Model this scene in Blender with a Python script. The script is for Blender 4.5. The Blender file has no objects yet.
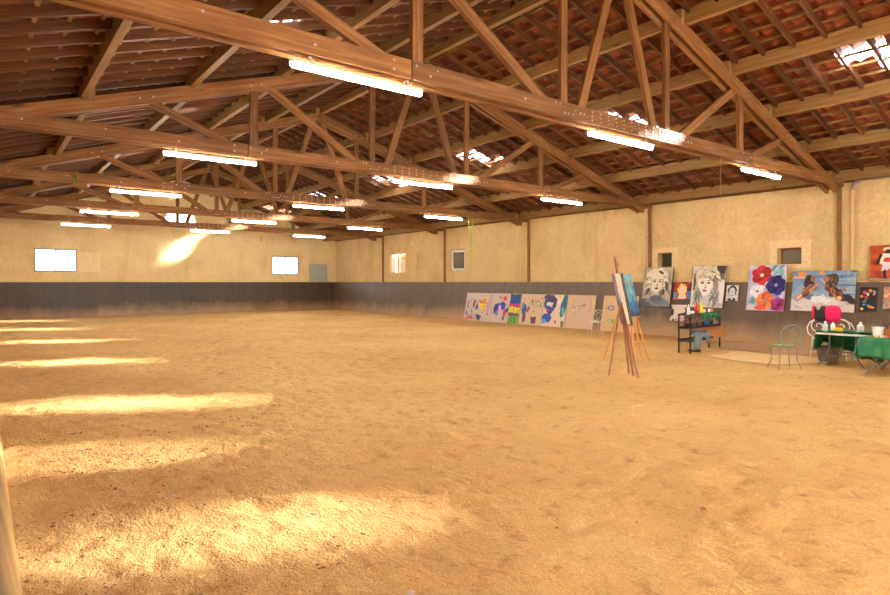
import bpy, bmesh, math, random
import numpy as np
from mathutils import Vector, Matrix, Euler
sc = bpy.context.scene
COL = sc.collection
random.seed(7); RNG = np.random.RandomState(7)

# ------------------------------------------------------------------ camera, light, exposure
YAW = 0.658
cam_d = bpy.data.cameras.new('camera'); cam = bpy.data.objects.new('camera', cam_d); COL.objects.link(cam)
cam.location = (0, 0, 1.6); cam.rotation_euler = (math.pi/2, 0, -YAW)
cam_d.sensor_width = 36; cam_d.lens = 602.7/890*36; cam_d.shift_y = -(297.5-282.17)/890
cam_d.clip_start = 0.03; cam_d.clip_end = 300
sc.camera = cam
sc.view_settings.view_transform = 'Standard'; sc.view_settings.look = 'None'
sc.view_settings.gamma = 1; sc.view_settings.use_curve_mapping = False
sc.view_settings.exposure = 1.62
sc.cycles.use_denoising = True
sc.cycles.max_bounces = 10; sc.cycles.diffuse_bounces = 6; sc.cycles.transparent_max_bounces = 12
sc.cycles.sample_clamp_indirect = 8
w = bpy.data.worlds.new('sky'); sc.world = w; w.use_nodes = True
bg = w.node_tree.nodes['Background']; bg.inputs[0].default_value = (0.80, 0.90, 1.0, 1); bg.inputs[1].default_value = 5.0
sun_d = bpy.data.lights.new('sun', 'SUN'); sun = bpy.data.objects.new('sun', sun_d); COL.objects.link(sun)
sun_d.energy = 64.0; sun_d.color = (1.0, 0.96, 0.97); sun_d.angle = math.radians(4.6)
sun.rotation_euler = Vector((2.0, -1.0, 1.0)).to_track_quat('Z', 'Y').to_euler()
TUBE = 82.0

# ------------------------------------------------------------------ helpers
def lin(c):
    return tuple((v/255/12.92 if v/255 <= .04045 else ((v/255+.055)/1.055)**2.4) for v in c)
def mat(name, rgb, rough=.7, metal=0, spec=.3, var=0, vscale=6, stretch=(1,1,1), bump=0, rgb2=None, coord='Object', emis=None, detail=5):
    m = bpy.data.materials.new(name); m.use_nodes = True; nt = m.node_tree; N = nt.nodes; L = nt.links
    b = N['Principled BSDF']; c = lin(rgb)
    b.inputs['Base Color'].default_value = (*c, 1); b.inputs['Roughness'].default_value = rough
    b.inputs['Metallic'].default_value = metal; b.inputs['Specular IOR Level'].default_value = spec
    if emis:
        b.inputs['Emission Color'].default_value = (*emis[0], 1); b.inputs['Emission Strength'].default_value = emis[1]
    if var or bump or rgb2:
        tc = N.new('ShaderNodeTexCoord'); mp = N.new('ShaderNodeMapping'); mp.inputs['Scale'].default_value = stretch
        L.new(tc.outputs[coord], mp.inputs['Vector'])
        nz = N.new('ShaderNodeTexNoise'); nz.inputs['Scale'].default_value = vscale; nz.inputs['Detail'].default_value = detail
        nz.inputs['Roughness'].default_value = .62
        L.new(mp.outputs[0], nz.inputs['Vector'])
        rp = N.new('ShaderNodeValToRGB'); rp.color_ramp.elements[0].position = .3; rp.color_ramp.elements[1].position = .7
        lo = lin(rgb2) if rgb2 else tuple(v*(1-var) for v in c)
        rp.color_ramp.elements[0].color = (*lo, 1)
        rp.color_ramp.elements[1].color = (*(c if rgb2 else tuple(min(1, v*(1+var)) for v in c)), 1)
        L.new(nz.outputs['Fac'], rp.inputs[0]); L.new(rp.outputs[0], b.inputs['Base Color'])
        if bump:
            bp = N.new('ShaderNodeBump'); bp.inputs['Strength'].default_value = bump; bp.inputs['Distance'].default_value = .02
            L.new(nz.outputs['Fac'], bp.inputs['Height']); L.new(bp.outputs[0], b.inputs['Normal'])
    return m

class MB:
    def __init__(s): s.v = []; s.f = []; s.sm = []
    def add(s, vs, fs, smooth=False):
        o = len(s.v); s.v += [tuple(v) for v in vs]; s.f += [tuple(i+o for i in f) for f in fs]; s.sm += [smooth]*len(fs); return s
    def box(s, x0, x1, y0, y1, z0, z1):
        return s.add([(x0,y0,z0),(x1,y0,z0),(x1,y1,z0),(x0,y1,z0),(x0,y0,z1),(x1,y0,z1),(x1,y1,z1),(x0,y1,z1)],
                     [(0,3,2,1),(4,5,6,7),(0,1,5,4),(1,2,6,5),(2,3,7,6),(3,0,4,7)])
    def prism(s, pts, d):                      # polygon (3-D pts) extruded by vector d
        n = len(pts); d = Vector(d); P = [Vector(p) for p in pts]; Q = [p+d for p in P]
        return s.add([tuple(p) for p in P+Q], [tuple(range(n))[::-1], tuple(range(n, 2*n))]+[(i,(i+1)%n,n+(i+1)%n,n+i) for i in range(n)])
    def tube(s, path, r, n=8, closed=False):
        P = [Vector(p) for p in path]; m = len(P); rr = r if isinstance(r, (list, tuple)) else [r]*m
        rings = []; prev = None
        for i, p in enumerate(P):
            a = P[(i-1) % m] if (closed or i > 0) else p; b = P[(i+1) % m] if (closed or i < m-1) else p
            t = (b-a).normalized()
            if prev is None:
                u = t.orthogonal().normalized()
            else:
                u = (prev - t*prev.dot(t)); u = u.normalized() if u.length > 1e-6 else t.orthogonal().normalized()
            prev = u; v = t.cross(u)
            rings.append([p+(u*math.cos(2*math.pi*k/n)+v*math.sin(2*math.pi*k/n))*rr[i] for k in range(n)])
        vs = [tuple(q) for R in rings for q in R]; fs = []
        for i in range(m if closed else m-1):
            j = (i+1) % m
            for k in range(n): fs.append((i*n+k, i*n+(k+1)%n, j*n+(k+1)%n, j*n+k))
        if not closed: fs += [tuple(range(n))[::-1], tuple(range((m-1)*n, m*n))]
        return s.add(vs, fs, True)
    def lathe(s, prof, c=(0,0,0), n=16):
        vs = [(c[0]+r*math.cos(2*math.pi*k/n), c[1]+r*math.sin(2*math.pi*k/n), c[2]+z) for r, z in prof for k in range(n)]
        fs = [(i*n+k, i*n+(k+1)%n, (i+1)*n+(k+1)%n, (i+1)*n+k) for i in range(len(prof)-1) for k in range(n)]
        fs += [tuple(range(n))[::-1], tuple(range((len(prof)-1)*n, len(prof)*n))]
        return s.add(vs, fs, True)
    def build(s, name, m, parent=None, loc=(0,0,0), bevel=0, rot=None):
        me = bpy.data.meshes.new(name); me.from_pydata(s.v, [], s.f); me.materials.append(m)
        me.polygons.foreach_set('use_smooth', s.sm); me.update()
        if not any(s.sm):
            bm_ = bmesh.new(); bm_.from_mesh(me); bmesh.ops.recalc_face_normals(bm_, faces=bm_.faces); bm_.to_mesh(me); bm_.free()
        if any(s.sm):
            try: me.set_sharp_from_angle(angle=math.radians(40))
            except Exception: pass
        o = bpy.data.objects.new(name, me); COL.objects.link(o); o.parent = parent; o.location = loc
        if rot: o.rotation_euler = rot
        if bevel:
            b = o.modifiers.new('bevel', 'BEVEL'); b.width = bevel; b.segments = 2; b.limit_method = 'ANGLE'
        return o

def tag(o, label=None, cat=None, group=None, kind=None):
    if label: o['label'] = label
    if cat: o['category'] = cat
    if group: o['group'] = group
    if kind: o['kind'] = kind
    return o
def thing(name, label, cat, loc=(0,0,0), rz=0, group=None):
    o = bpy.data.objects.new(name, None); COL.objects.link(o); o.location = loc; o.rotation_euler = (0,0,rz); o.empty_display_size = .2
    return tag(o, label, cat, group)
def struct(o, label=None): return tag(o, label, None, None, 'structure')
def children(o): return [c for c in COL.objects if c.parent == o]
def dup(root, loc=None, label=None, group=None, rz=None):
    def rec(o, par):
        c = o.copy(); COL.objects.link(c); c.parent = par
        for ch in kids.get(o, []): rec(ch, c)
        return c
    kids = {}
    for o in COL.objects:
        if o.parent: kids.setdefault(o.parent, []).append(o)
    r = rec(root, None)
    if loc is not None: r.location = loc
    if rz is not None: r.rotation_euler.z = rz
    if label: r['label'] = label
    if group: r['group'] = group
    return r
def beam(name, p0, p1, wid, hgt, m, parent=None, up=(0,0,1), bevel=.006):
    """squared timber from p0 to p1 with its own local X along the grain; wid across, hgt in 'up' plane"""
    p0 = Vector(p0); p1 = Vector(p1); d = p1-p0; L = d.length; x = d.normalized()
    if abs(x.dot(Vector(up))) > .99: up = (1, 0, 0)
    y = Vector(up).cross(x).normalized(); z = x.cross(y)
    b = MB().box(0, L, -wid/2, wid/2, -hgt/2, hgt/2)
    me_o = b.build(name, m, parent, bevel=bevel)
    M = Matrix((x, y, z)).transposed().to_4x4(); M.translation = p0
    me_o.matrix_local = M
    return me_o
def apply_cut(o, cutters):
    for c in cutters:
        md = o.modifiers.new('b', 'BOOLEAN'); md.operation = 'DIFFERENCE'; md.solver = 'EXACT'; md.object = c
    dg = bpy.context.evaluated_depsgraph_get(); dg.update()
    me = bpy.data.meshes.new_from_object(o.evaluated_get(dg)); o.modifiers.clear(); o.data = me
    for c in cutters: bpy.data.objects.remove(c)

def vnoise(x, y, cell, seed):
    r = np.random.RandomState(seed); G = r.rand(512, 512)
    u = x/cell; v = y/cell; i = np.floor(u).astype(int); j = np.floor(v).astype(int); fu = u-i; fv = v-j
    fu = fu*fu*(3-2*fu); fv = fv*fv*(3-2*fv); g = lambda a, b: G[a % 512, b % 512]
    return (g(i,j)*(1-fu)+g(i+1,j)*fu)*(1-fv)+(g(i,j+1)*(1-fu)+g(i+1,j+1)*fu)*fv-.5

def grid_mesh(name, V, nu, nv, m, parent=None, smooth=True):
    me = bpy.data.meshes.new(name); V = V.reshape(-1, 3)
    me.vertices.add(len(V)); me.vertices.foreach_set('co', V.ravel())
    I = np.arange(nu*nv).reshape(nu, nv); F = np.stack([I[:-1,:-1], I[1:,:-1], I[1:,1:], I[:-1,1:]], -1).reshape(-1)
    n = len(F)//4; me.loops.add(len(F)); me.loops.foreach_set('vertex_index', F.astype(np.int32))
    me.polygons.add(n); me.polygons.foreach_set('loop_start', np.arange(0, 4*n, 4, dtype=np.int32)); me.polygons.foreach_set('loop_total', np.full(n, 4, dtype=np.int32))
    me.update(calc_edges=True); me.polygons.foreach_set('use_smooth', np.full(n, smooth)); me.materials.append(m)
    o = bpy.data.objects.new(name, me); COL.objects.link(o); o.parent = parent; return o

# ------------------------------------------------------------------ materials
def node_mat(name):
    m = bpy.data.materials.new(name); m.use_nodes = True; return m, m.node_tree, m.node_tree.nodes, m.node_tree.links
def ramp(N, stops):
    r = N.new('ShaderNodeValToRGB'); e = r.color_ramp.elements
    while len(e) < len(stops): e.new(.5)
    for i, (p, c) in enumerate(stops): e[i].position = p; e[i].color = (*lin(c), 1)
    return r
def noise(N, L, vec, scale, detail=5, rough=.6):
    n = N.new('ShaderNodeTexNoise'); n.inputs['Scale'].default_value = scale; n.inputs['Detail'].default_value = detail; n.inputs['Roughness'].default_value = rough
    L.new(vec, n.inputs['Vector']); return n
def mapping(N, L, scale, coord='Object'):
    tc = N.new('ShaderNodeTexCoord'); mp = N.new('ShaderNodeMapping'); mp.inputs['Scale'].default_value = scale
    L.new(tc.outputs[coord], mp.inputs['Vector']); return mp.outputs[0]
def mix(N, L, fac, a, b, mode='MIX'):
    x = N.new('ShaderNodeMix'); x.data_type = 'RGBA'; x.blend_type = mode
    for sock, val in ((x.inputs[0], fac), (x.inputs[6], a), (x.inputs[7], b)):
        if isinstance(val, bpy.types.NodeSocket): L.new(val, sock)
        elif isinstance(val, tuple): sock.default_value = (*val, 1)
        else: sock.default_value = val
    return x.outputs[2]

def wood_mat(name, c_lo, c_mid, c_hi, rough=.65):
    m, nt, N, L = node_mat(name); b = N['Principled BSDF']; b.inputs['Roughness'].default_value = rough; b.inputs['Specular IOR Level'].default_value = .25
    v = mapping(N, L, (.6, 9, 9)); n1 = noise(N, L, v, 2.2, 6, .65)
    r = ramp(N, [(.25, c_lo), (.5, c_mid), (.78, c_hi)]); L.new(n1.outputs['Fac'], r.inputs[0])
    oi = N.new('ShaderNodeObjectInfo'); hs = N.new('ShaderNodeHueSaturation')
    mr = N.new('ShaderNodeMapRange'); mr.inputs[3].default_value = .78; mr.inputs[4].default_value = 1.2
    L.new(oi.outputs['Random'], mr.inputs[0]); L.new(mr.outputs[0], hs.inputs['Value']); L.new(r.outputs[0], hs.inputs['Color'])
    # knots
    vk = mapping(N, L, (1.2, 6, 6)); vo = N.new('ShaderNodeTexVoronoi'); vo.inputs['Scale'].default_value = .9; L.new(vk, vo.inputs['Vector'])
    kr = N.new('ShaderNodeMapRange'); kr.inputs[1].default_value = .07; kr.inputs[2].default_value = .12; kr.inputs[3].default_value = .75; kr.inputs[4].default_value = 0
    L.new(vo.outputs['Distance'], kr.inputs[0])
    L.new(mix(N, L, kr.outputs[0], hs.outputs[0], lin((70,38,20))), b.inputs['Base Color'])
    bp = N.new('ShaderNodeBump'); bp.inputs['Strength'].default_value = .25; bp.inputs['Distance'].default_value = .01
    L.new(n1.outputs['Fac'], bp.inputs['Height']); L.new(bp.outputs[0], b.inputs['Normal'])
    return m
WOOD = wood_mat('truss_timber', (94,59,29), (130,87,46), (162,118,72))
PURL = wood_mat('purlin_timber', (112,82,46), (142,108,62), (166,132,84))
RAFT = wood_mat('rafter_timber', (62,33,12), (90,51,22), (120,75,36))

def sand_mat():
    m, nt, N, L = node_mat('arena_sand'); b = N['Principled BSDF']; b.inputs['Roughness'].default_value = .95; b.inputs['Specular IOR Level'].default_value = .1
    v = mapping(N, L, (1,1,1)); n1 = noise(N, L, v, .35, 4, .6); n2 = noise(N, L, v, 5, 6, .7); n3 = noise(N, L, v, 60, 3, .7)
    r1 = ramp(N, [(.35, (220,176,112)), (.65, (236,195,130))]); L.new(n1.outputs['Fac'], r1.inputs[0])
    r2 = ramp(N, [(.30, (170,128,86)), (.44, (240,235,225)), (.75, (255,250,240))]); L.new(n2.outputs['Fac'], r2.inputs[0])
    c = mix(N, L, .55, r1.outputs[0], r2.outputs[0], 'MULTIPLY')
    r3 = ramp(N, [(.3, (190,180,170)), (.6, (255,255,255))]); L.new(n3.outputs['Fac'], r3.inputs[0])
    c = mix(N, L, .5, c, r3.outputs[0], 'MULTIPLY')
    n4 = noise(N, L, v, 17, 4, .75); r4 = ramp(N, [(.60, (0,0,0)), (.70, (255,255,255))]); L.new(n4.outputs['Fac'], r4.inputs[0])
    n5 = noise(N, L, v, 1.1, 3, .6); r5 = ramp(N, [(.42, (0,0,0)), (.62, (215,215,215))]); L.new(n5.outputs['Fac'], r5.inputs[0])
    fm = N.new('ShaderNodeMath'); fm.operation = 'MULTIPLY'; L.new(r4.outputs[0], fm.inputs[0]); L.new(r5.outputs[0], fm.inputs[1])
    L.new(mix(N, L, fm.outputs[0], c, lin((158,112,66))), b.inputs['Base Color'])
    ad = N.new('ShaderNodeMath'); ad.operation = 'MULTIPLY_ADD'; ad.inputs[1].default_value = .35; L.new(n3.outputs['Fac'], ad.inputs[0]); L.new(n2.outputs['Fac'], ad.inputs[2])
    bp = N.new('ShaderNodeBump'); bp.inputs['Strength'].default_value = 1.0; bp.inputs['Distance'].default_value = .05
    vs = mapping(N, L, (1.5, .8, 1)); n6 = noise(N, L, vs, 13, 5, .65)
    ae = N.new('ShaderNodeMath'); ae.operation = 'MULTIPLY_ADD'; ae.inputs[1].default_value = .7; L.new(n6.outputs['Fac'], ae.inputs[0]); L.new(ad.outputs[0], ae.inputs[2])
    L.new(ae.outputs[0], bp.inputs['Height']); L.new(bp.outputs[0], b.inputs['Normal']); return m
SAND = sand_mat()

def plaster_mat(name, a, bcol, dark, axis_stretch=(1,1,.25)):
    m, nt, N, L = node_mat(name); b = N['Principled BSDF']; b.inputs['Roughness'].default_value = .9; b.inputs['Specular IOR Level'].default_value = .15
    v = mapping(N, L, (1,1,1)); n1 = noise(N, L, v, .9, 6, .65); r1 = ramp(N, [(.3, a), (.7, bcol)]); L.new(n1.outputs['Fac'], r1.inputs[0])
    vs = mapping(N, L, axis_stretch); n2 = noise(N, L, vs, 1.7, 6, .7); r2 = ramp(N, [(.26, dark), (.48, (255,255,255))]); L.new(n2.outputs['Fac'], r2.inputs[0])
    c = mix(N, L, .6, r1.outputs[0], r2.outputs[0], 'MULTIPLY')
    n3 = noise(N, L, v, 14, 6, .7); r3 = ramp(N, [(.3, (215,205,190)), (.65, (255,255,255))]); L.new(n3.outputs['Fac'], r3.inputs[0])
    L.new(mix(N, L, .6, c, r3.outputs[0], 'MULTIPLY'), b.inputs['Base Color'])
    bp = N.new('ShaderNodeBump'); bp.inputs['Strength'].default_value = .35; bp.inputs['Distance'].default_value = .02
    L.new(n3.outputs['Fac'], bp.inputs['Height']); L.new(bp.outputs[0], b.inputs['Normal']); return m
PLAST = plaster_mat('cream_render', (214,186,134), (232,208,156), (212,194,160))
PLAST2 = plaster_mat('pale_render', (232,206,158), (240,216,170), (215,190,150))

def kick_mat(name, c1, c2, dusty, zd=.75, along='Y', plank=.16, rough=.55, spec=.4):
    m, nt, N, L = node_mat(name); b = N['Principled BSDF']; b.inputs['Roughness'].default_value = rough; b.inputs['Specular IOR Level'].default_value = spec
    st = (1, 5, .7) if along == 'Y' else (5, 1, .7)
    v = mapping(N, L, st); n1 = noise(N, L, v, 1.1, 6, .65); r1 = ramp(N, [(.3, c1), (.7, c2)]); L.new(n1.outputs['Fac'], r1.inputs[0])
    tc = N.new('ShaderNodeTexCoord'); sp = N.new('ShaderNodeSeparateXYZ'); L.new(tc.outputs['Object'], sp.inputs[0])
    # plank joints
    md = N.new('ShaderNodeMath'); md.operation = 'MULTIPLY'; md.inputs[1].default_value = 1/plank; L.new(sp.outputs[1 if along == 'Y' else 0], md.inputs[0])
    fr = N.new('ShaderNodeMath'); fr.operation = 'FRACT'; L.new(md.outputs[0], fr.inputs[0])
    lt = N.new('ShaderNodeMath'); lt.operation = 'LESS_THAN'; lt.inputs[1].default_value = .06; L.new(fr.outputs[0], lt.inputs[0])
    c = mix(N, L, lt.outputs[0], r1.outputs[0], lin((44,36,30)))
    # sand dust splashed on the lower part
    n2 = noise(N, L, mapping(N, L, (1,1,.5)), 1.3, 4, .6)
    ad = N.new('ShaderNodeMath'); ad.operation = 'MULTIPLY_ADD'; ad.inputs[1].default_value = -.9; L.new(n2.outputs['Fac'], ad.inputs[0]); ad.inputs[2].default_value = zd+.45
    df = N.new('ShaderNodeMath'); df.operation = 'SUBTRACT'; L.new(ad.outputs[0], df.inputs[0]); L.new(sp.outputs[2], df.inputs[1])
    mr = N.new('ShaderNodeMapRange'); mr.inputs[1].default_value = 0; mr.inputs[2].default_value = zd*.9; mr.inputs[3].default_value = 0; mr.inputs[4].default_value = .85
    L.new(df.outputs[0], mr.inputs[0]); L.new(mix(N, L, mr.outputs[0], c, lin(dusty)), b.inputs['Base Color'])
    bp = N.new('ShaderNodeBump'); bp.inputs['Strength'].default_value = .3; bp.inputs['Distance'].default_value = .01
    L.new(n1.outputs['Fac'], bp.inputs['Height']); L.new(bp.outputs[0], b.inputs['Normal']); return m
KICK_R = kick_mat('kickboard_brown', (78,60,43), (104,82,59), (178,142,98), .6, 'Y', 60, .45, .5)
KICK_F = kick_mat('kickboard_dark', (52,40,29), (76,59,43), (164,128,86), .6, 'X', .32, .5, .4)
KICK_L = kick_mat('kickboard_dusty_ply', (206,164,104), (216,176,116), (222,180,116), .8, 'Y', 90, .8, .2)

def tile_mat():
    m, nt, N, L = node_mat('terracotta_tiles'); b = N['Principled BSDF']; b.inputs['Roughness'].default_value = .42; b.inputs['Specular IOR Level'].default_value = .5
    tc = N.new('ShaderNodeTexCoord'); sn = N.new('ShaderNodeVectorMath'); sn.operation = 'SNAP'; sn.inputs[1].default_value = (.336, .25, 50)
    L.new(tc.outputs['Object'], sn.inputs[0]); wn = N.new('ShaderNodeTexWhiteNoise'); wn.noise_dimensions = '3D'; L.new(sn.outputs[0], wn.inputs['Vector'])
    r = ramp(N, [(0, (116,50,22)), (.35, (140,62,28)), (.7, (160,80,38)), (1, (124,60,34))]); L.new(wn.outputs['Value'], r.inputs[0])
    v = mapping(N, L, (1,1,1)); n = noise(N, L, v, 7, 5, .7); r2 = ramp(N, [(.3, (150,130,120)), (.7, (255,250,245))]); L.new(n.outputs['Fac'], r2.inputs[0])
    L.new(mix(N, L, .7, r.outputs[0], r2.outputs[0], 'MULTIPLY'), b.inputs['Base Color']); return m
TILE = tile_mat()
def thin_glass(name, col, trans, rough=.15):
    m, nt, N, L = node_mat(name); N.remove(N['Principled BSDF']); out = N['Material Output']
    t = N.new('ShaderNodeBsdfTransparent'); t.inputs[0].default_value = (*col, 1)
    d = N.new('ShaderNodeBsdfTranslucent'); d.inputs[0].default_value = (*col, 1)
    g = N.new('ShaderNodeBsdfGlossy'); g.inputs['Roughness'].default_value = rough
    m1 = N.new('ShaderNodeMixShader'); m1.inputs[0].default_value = 1-trans; L.new(t.outputs[0], m1.inputs[1]); L.new(d.outputs[0], m1.inputs[2])
    m2 = N.new('ShaderNodeMixShader'); m2.inputs[0].default_value = .06; L.new(m1.outputs[0], m2.inputs[1]); L.new(g.outputs[0], m2.inputs[2])
    L.new(m2.outputs[0], out.inputs[0]); return m
GLASS_TILE = thin_glass('glass_roof_tile', (.95,.96,.97), .72)
PANE = thin_glass('frosted_window_pane', (.97,.98,1), .75)
DARKPANE = mat('dark_window_glass', (58,54,46), .15, spec=.6)
WHITE = mat('white_paint', (232,230,222), .5, var=.05)
LAMP_H = mat('lamp_housing_white', (225,218,205), .5)
STEEL = mat('galvanised_steel', (190,184,172), .35, .8)
BOLTM = mat('bolt_zinc', (176,166,150), .45, .6)
BLACK = mat('black_metal', (38,36,36), .45)
m = bpy.data.materials.new('tube_light'); m.use_nodes = True; b = m.node_tree.nodes['Principled BSDF']
b.inputs['Emission Color'].default_value = (1, .945, .835, 1); b.inputs['Emission Strength'].default_value = TUBE; TUBE_M = m

# ------------------------------------------------------------------ measures of the hall
XL, XR, XC = -.95, 16.75, 7.9          # left wall, right wall, ridge
Y0, BAY = 5.79, 5.286                  # first truss in view, spacing
YF, YB = Y0+5*BAY, Y0-2*BAY            # far wall, near wall (behind the camera)
RZ, SL = 6.6, .315                     # rafter top at the ridge, roof slope
rtop = lambda x: RZ-SL*abs(x-XC)
ztile = lambda x: rtop(x)+.30
EAVE = 9.0

# ------------------------------------------------------------------ floor
gx = np.concatenate([np.linspace(XL, 5, 210, endpoint=False), np.linspace(5, XR, 210)]); gy = np.concatenate([np.linspace(YB, 1, 60, endpoint=False), np.linspace(1, 8, 260, endpoint=False), np.linspace(8, 16, 180, endpoint=False), np.linspace(16, YF, 200)])
nx, ny = len(gx), len(gy)
GX, GY = np.meshgrid(gx, gy, indexing='ij')
def sand_h(x, y):
    pit = np.clip(vnoise(x+.2*y, y-.1*x, .19, 5)*2-.25, 0, 1)          # hoof marks
    return +.025*vnoise(x, y, 1.1, 1)+.022*vnoise(x+.3*y, y, .34, 2)+.028*vnoise(x, y, .15, 3)+.02*vnoise(x, y, .08, 4)-.035*pit-.004
GZ = sand_h(GX, GY)
near = np.clip((GX-13.5)/1.5, 0, 1); GZ = GZ*(1-.6*near)
struct(grid_mesh('floor', np.stack([GX, GY, GZ], -1), nx, ny, SAND), 'loose yellow sand covering the riding arena floor')

# ------------------------------------------------------------------ walls
def cutter(x0,x1,y0,y1,z0,z1): return MB().box(x0,x1,y0,y1,z0,z1).build('cut', WHITE)
TH = .35
wr = MB().box(XR, XR+TH, YB, YF+TH, -.1, 4.07).build('wall_right', PLAST); struct(wr, 'cream rendered long wall on the right above brown kickboard')
R_OPEN = {'w3': (24.9,26.3,2.09,3.03), 'slot': (23.38,23.88,2.25,3.05), 'w4': (20.25,21.28,2.09,3.05), 'w5': (10.33,10.82,2.05,2.51), 'w6': (6.66,7.25,2.07,2.50), 'vent': (24.27,24.37,3.46,3.58)}
cs = []
for k, (a, b_, c, d) in R_OPEN.items():
    dp = {'w3': .5, 'slot': .12, 'vent': .1}.get(k, .3)
    cs.append(cutter(XR-.1, XR+dp, a, b_, c, d))
apply_cut(wr, cs)
wf = MB().prism([(XL-TH,YF,-.1),(XR,YF,-.1),(XR,YF,ztile(XR)-.03),(XC,YF,ztile(XC)-.03),(XL,YF,ztile(XL)-.03),(XL-TH,YF,ztile(XL-TH)-.03)], (0,TH,0)).build('wall_far', PLAST)
struct(wf, 'cream rendered gable wall at the far end')
hexc = MB().prism([(7.25,YF-.1,4.62),(8.82,YF-.1,4.62),(8.62,YF-.1,5.08),(7.95,YF-.1,5.12),(7.45,YF-.1,5.06)], (0,TH+.3,0)).build('cut', WHITE)
apply_cut(wf, [cutter(1.92,3.55,YF-.1,YF+1,2.07,3.11), cutter(12.81,14.4,YF-.1,YF+1,2.01,3.05), hexc])
struct(MB().box(XL-TH, XL, YB, YF, -.1, 4.07).build('wall_left', PLAST), 'cream rendered long wall on the left')
wb = MB().prism([(XL-TH,YB-TH,-.1),(XR+TH,YB-TH,-.1),(XR+TH,YB-TH,3.9),(XC,YB-TH,ztile(XC)-.03),(XL-TH,YB-TH,3.9)], (0,TH,0)).build('wall_near', PLAST)
struct(wb, 'cream rendered gable wall behind the camera with wide doorway added for daylight fill'); apply_cut(wb, [cutter(4.0,10.0,YB-1,YB+1,-.2,3.7)])  # unseen doorway, cut in so skylight gives soft fill from behind
# room seen through the second opening
BRICK = mat('orange_brick', (196,120,74), .9, var=.25, vscale=9)
# sloped kickboards
def kick(name, pts, ext, m, label): return struct(MB().prism(pts, ext).build(name, m), label)
kick('baseboard_right', [(16.30,YB,-.05),(XR,YB,-.05),(XR,YB,1.6),(16.63,YB,1.6)], (0,YF-YB,0), KICK_R, 'sloping brown grey kickboard along the right wall')
kick('baseboard_far', [(XL,YF-.37,-.05),(XL,YF,-.05),(XL,YF,1.6),(XL,YF-.03,1.6)], (XR-XL,0,0), KICK_F, 'dark plank kickboard along the far wall')
kick('baseboard_left', [(.185,YB+.4,-.05),(-.15,YB+.4,1.6),(-.22,YB+.4,1.6),(-.22,YB+.4,-.05)], (0,YF-YB-.8,0), KICK_L, 'pale dusty sloping kickboard beside the camera')
CAPM = mat('dusty_cap_timber', (206,172,104), .8, var=.15, vscale=8)
struct(MB().box(16.61, XR, YB, YF-.05, 1.6, 1.62).build('trim_1', CAPM, bevel=.004), 'pale dusty cap strip on the right kickboard')
struct(MB().box(XL, XR-.06, YF-.07, YF, 1.6, 1.62).build('trim_2', CAPM, bevel=.004), 'cap strip on the far kickboard')
# posts between the bays of the right wall
POSTM = mat('brown_steel_post', (134,98,60), .7, var=.2, vscale=5)
for k in range(-1, 5):
    y = Y0+k*BAY
    o = MB().box(16.675, XR, y-.045, y+.045, 1.62, 4.0).build('trim_%d' % (k+4), POSTM, bevel=.008)
    struct(o, 'brown wall post under the end of a roof truss')
# thin joint lines in the render (raised vertical joint battens)
JOINT = mat('render_joint', (196,160,108), .9)

# windows: far wall
FRAME = mat('window_frame_grey', (140,138,132), .5)
def far_window(n, x0, x1, z0, z1):
    f = MB(); t = .07; y0, y1 = YF+.02, YF+.09
    f.box(x0,x1,y0,y1,z0,z0+t).box(x0,x1,y0,y1,z1-t,z1).box(x0,x0+t,y0,y1,z0+t,z1-t).box(x1-t,x1,y0,y1,z0+t,z1-t)
    xm = (x0+x1)/2; f.box(xm-.03,xm+.03,y0,y1,z0+t,z1-t)
    o = struct(f.build('window_%d' % n, FRAME), 'grey framed two pane window in the far wall')
    MB().box(x0+t,xm-.03,YF+.05,YF+.056,z0+t,z1-t).build('pane', PANE, o)
    MB().box(xm+.03,x1-t,YF+.05,YF+.056,z0+t,z1-t).build('pane', PANE, o)
far_window(1, 1.92,3.55,2.07,3.11); far_window(2, 12.81,14.4,2.01,3.05)
# render patch beside the first far window (old blocked opening)
struct(MB().box(3.62,4.5,YF-.012,YF+.01,2.08,2.98).build('trim_9', PLAST2), 'paler blocked opening right of the far left window')
# right wall windows
def right_window(n, y0, y1, z0, z1, fm, t=.06, x=XR+.10, pane=DARKPANE, mull=False, label=''):
    f = MB(); x0, x1 = x, x+.06
    f.box(x0,x1,y0,y1,z0,z0+t).box(x0,x1,y0,y1,z1-t,z1).box(x0,x1,y0,y0+t,z0+t,z1-t).box(x0,x1,y1-t,y1,z0+t,z1-t)
    if mull: ym = (y0+y1)/2; f.box(x0,x1,ym-.03,ym+.03,z0+t,z1-t)
    o = struct(f.build('window_%d' % n, fm), label)
    MB().box(x+.03,x+.036,y0+t,y1-t,z0+t,z1-t).build('pane', pane, o); return o
REVEAL = mat('window_reveal', (226,204,164), .8, var=.08)
right_window(3, 20.28,21.25,2.12,3.02, WHITE, .09, XR+.06, label='white framed window with dark glass in the right wall')
right_window(4, 10.34,10.81,2.06,2.50, mat('olive_frame', (120,104,74), .7), .03, XR+.2, label='small dark recessed window above the portraits')
right_window(5, 6.67,7.24,2.08,2.49, mat('rust_frame', (150,96,56), .7), .04, XR+.18, mat('grey_green_pane', (120,118,98), .3), label='small dark recessed window above the flower painting')
# the opening with a view of an orange brick room
o = struct(MB().box(XR+.42,XR+.46,24.9,26.3,2.09,3.03).build('window_6', BRICK), 'opening onto an orange brick room in the right wall')
MB().box(XR+.36,XR+.42,25.35,25.8,2.09,2.75).build('inner_wall', mat('pale_inner_wall', (236,228,214), .8), o)
MB().box(XR+.10,XR+.15,25.55,25.60,2.09,3.03).box(XR+.10,XR+.15,24.9,24.96,2.09,3.03).box(XR+.10,XR+.15,26.24,26.3,2.09,3.03).build('window_frame', WHITE, o)
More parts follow.
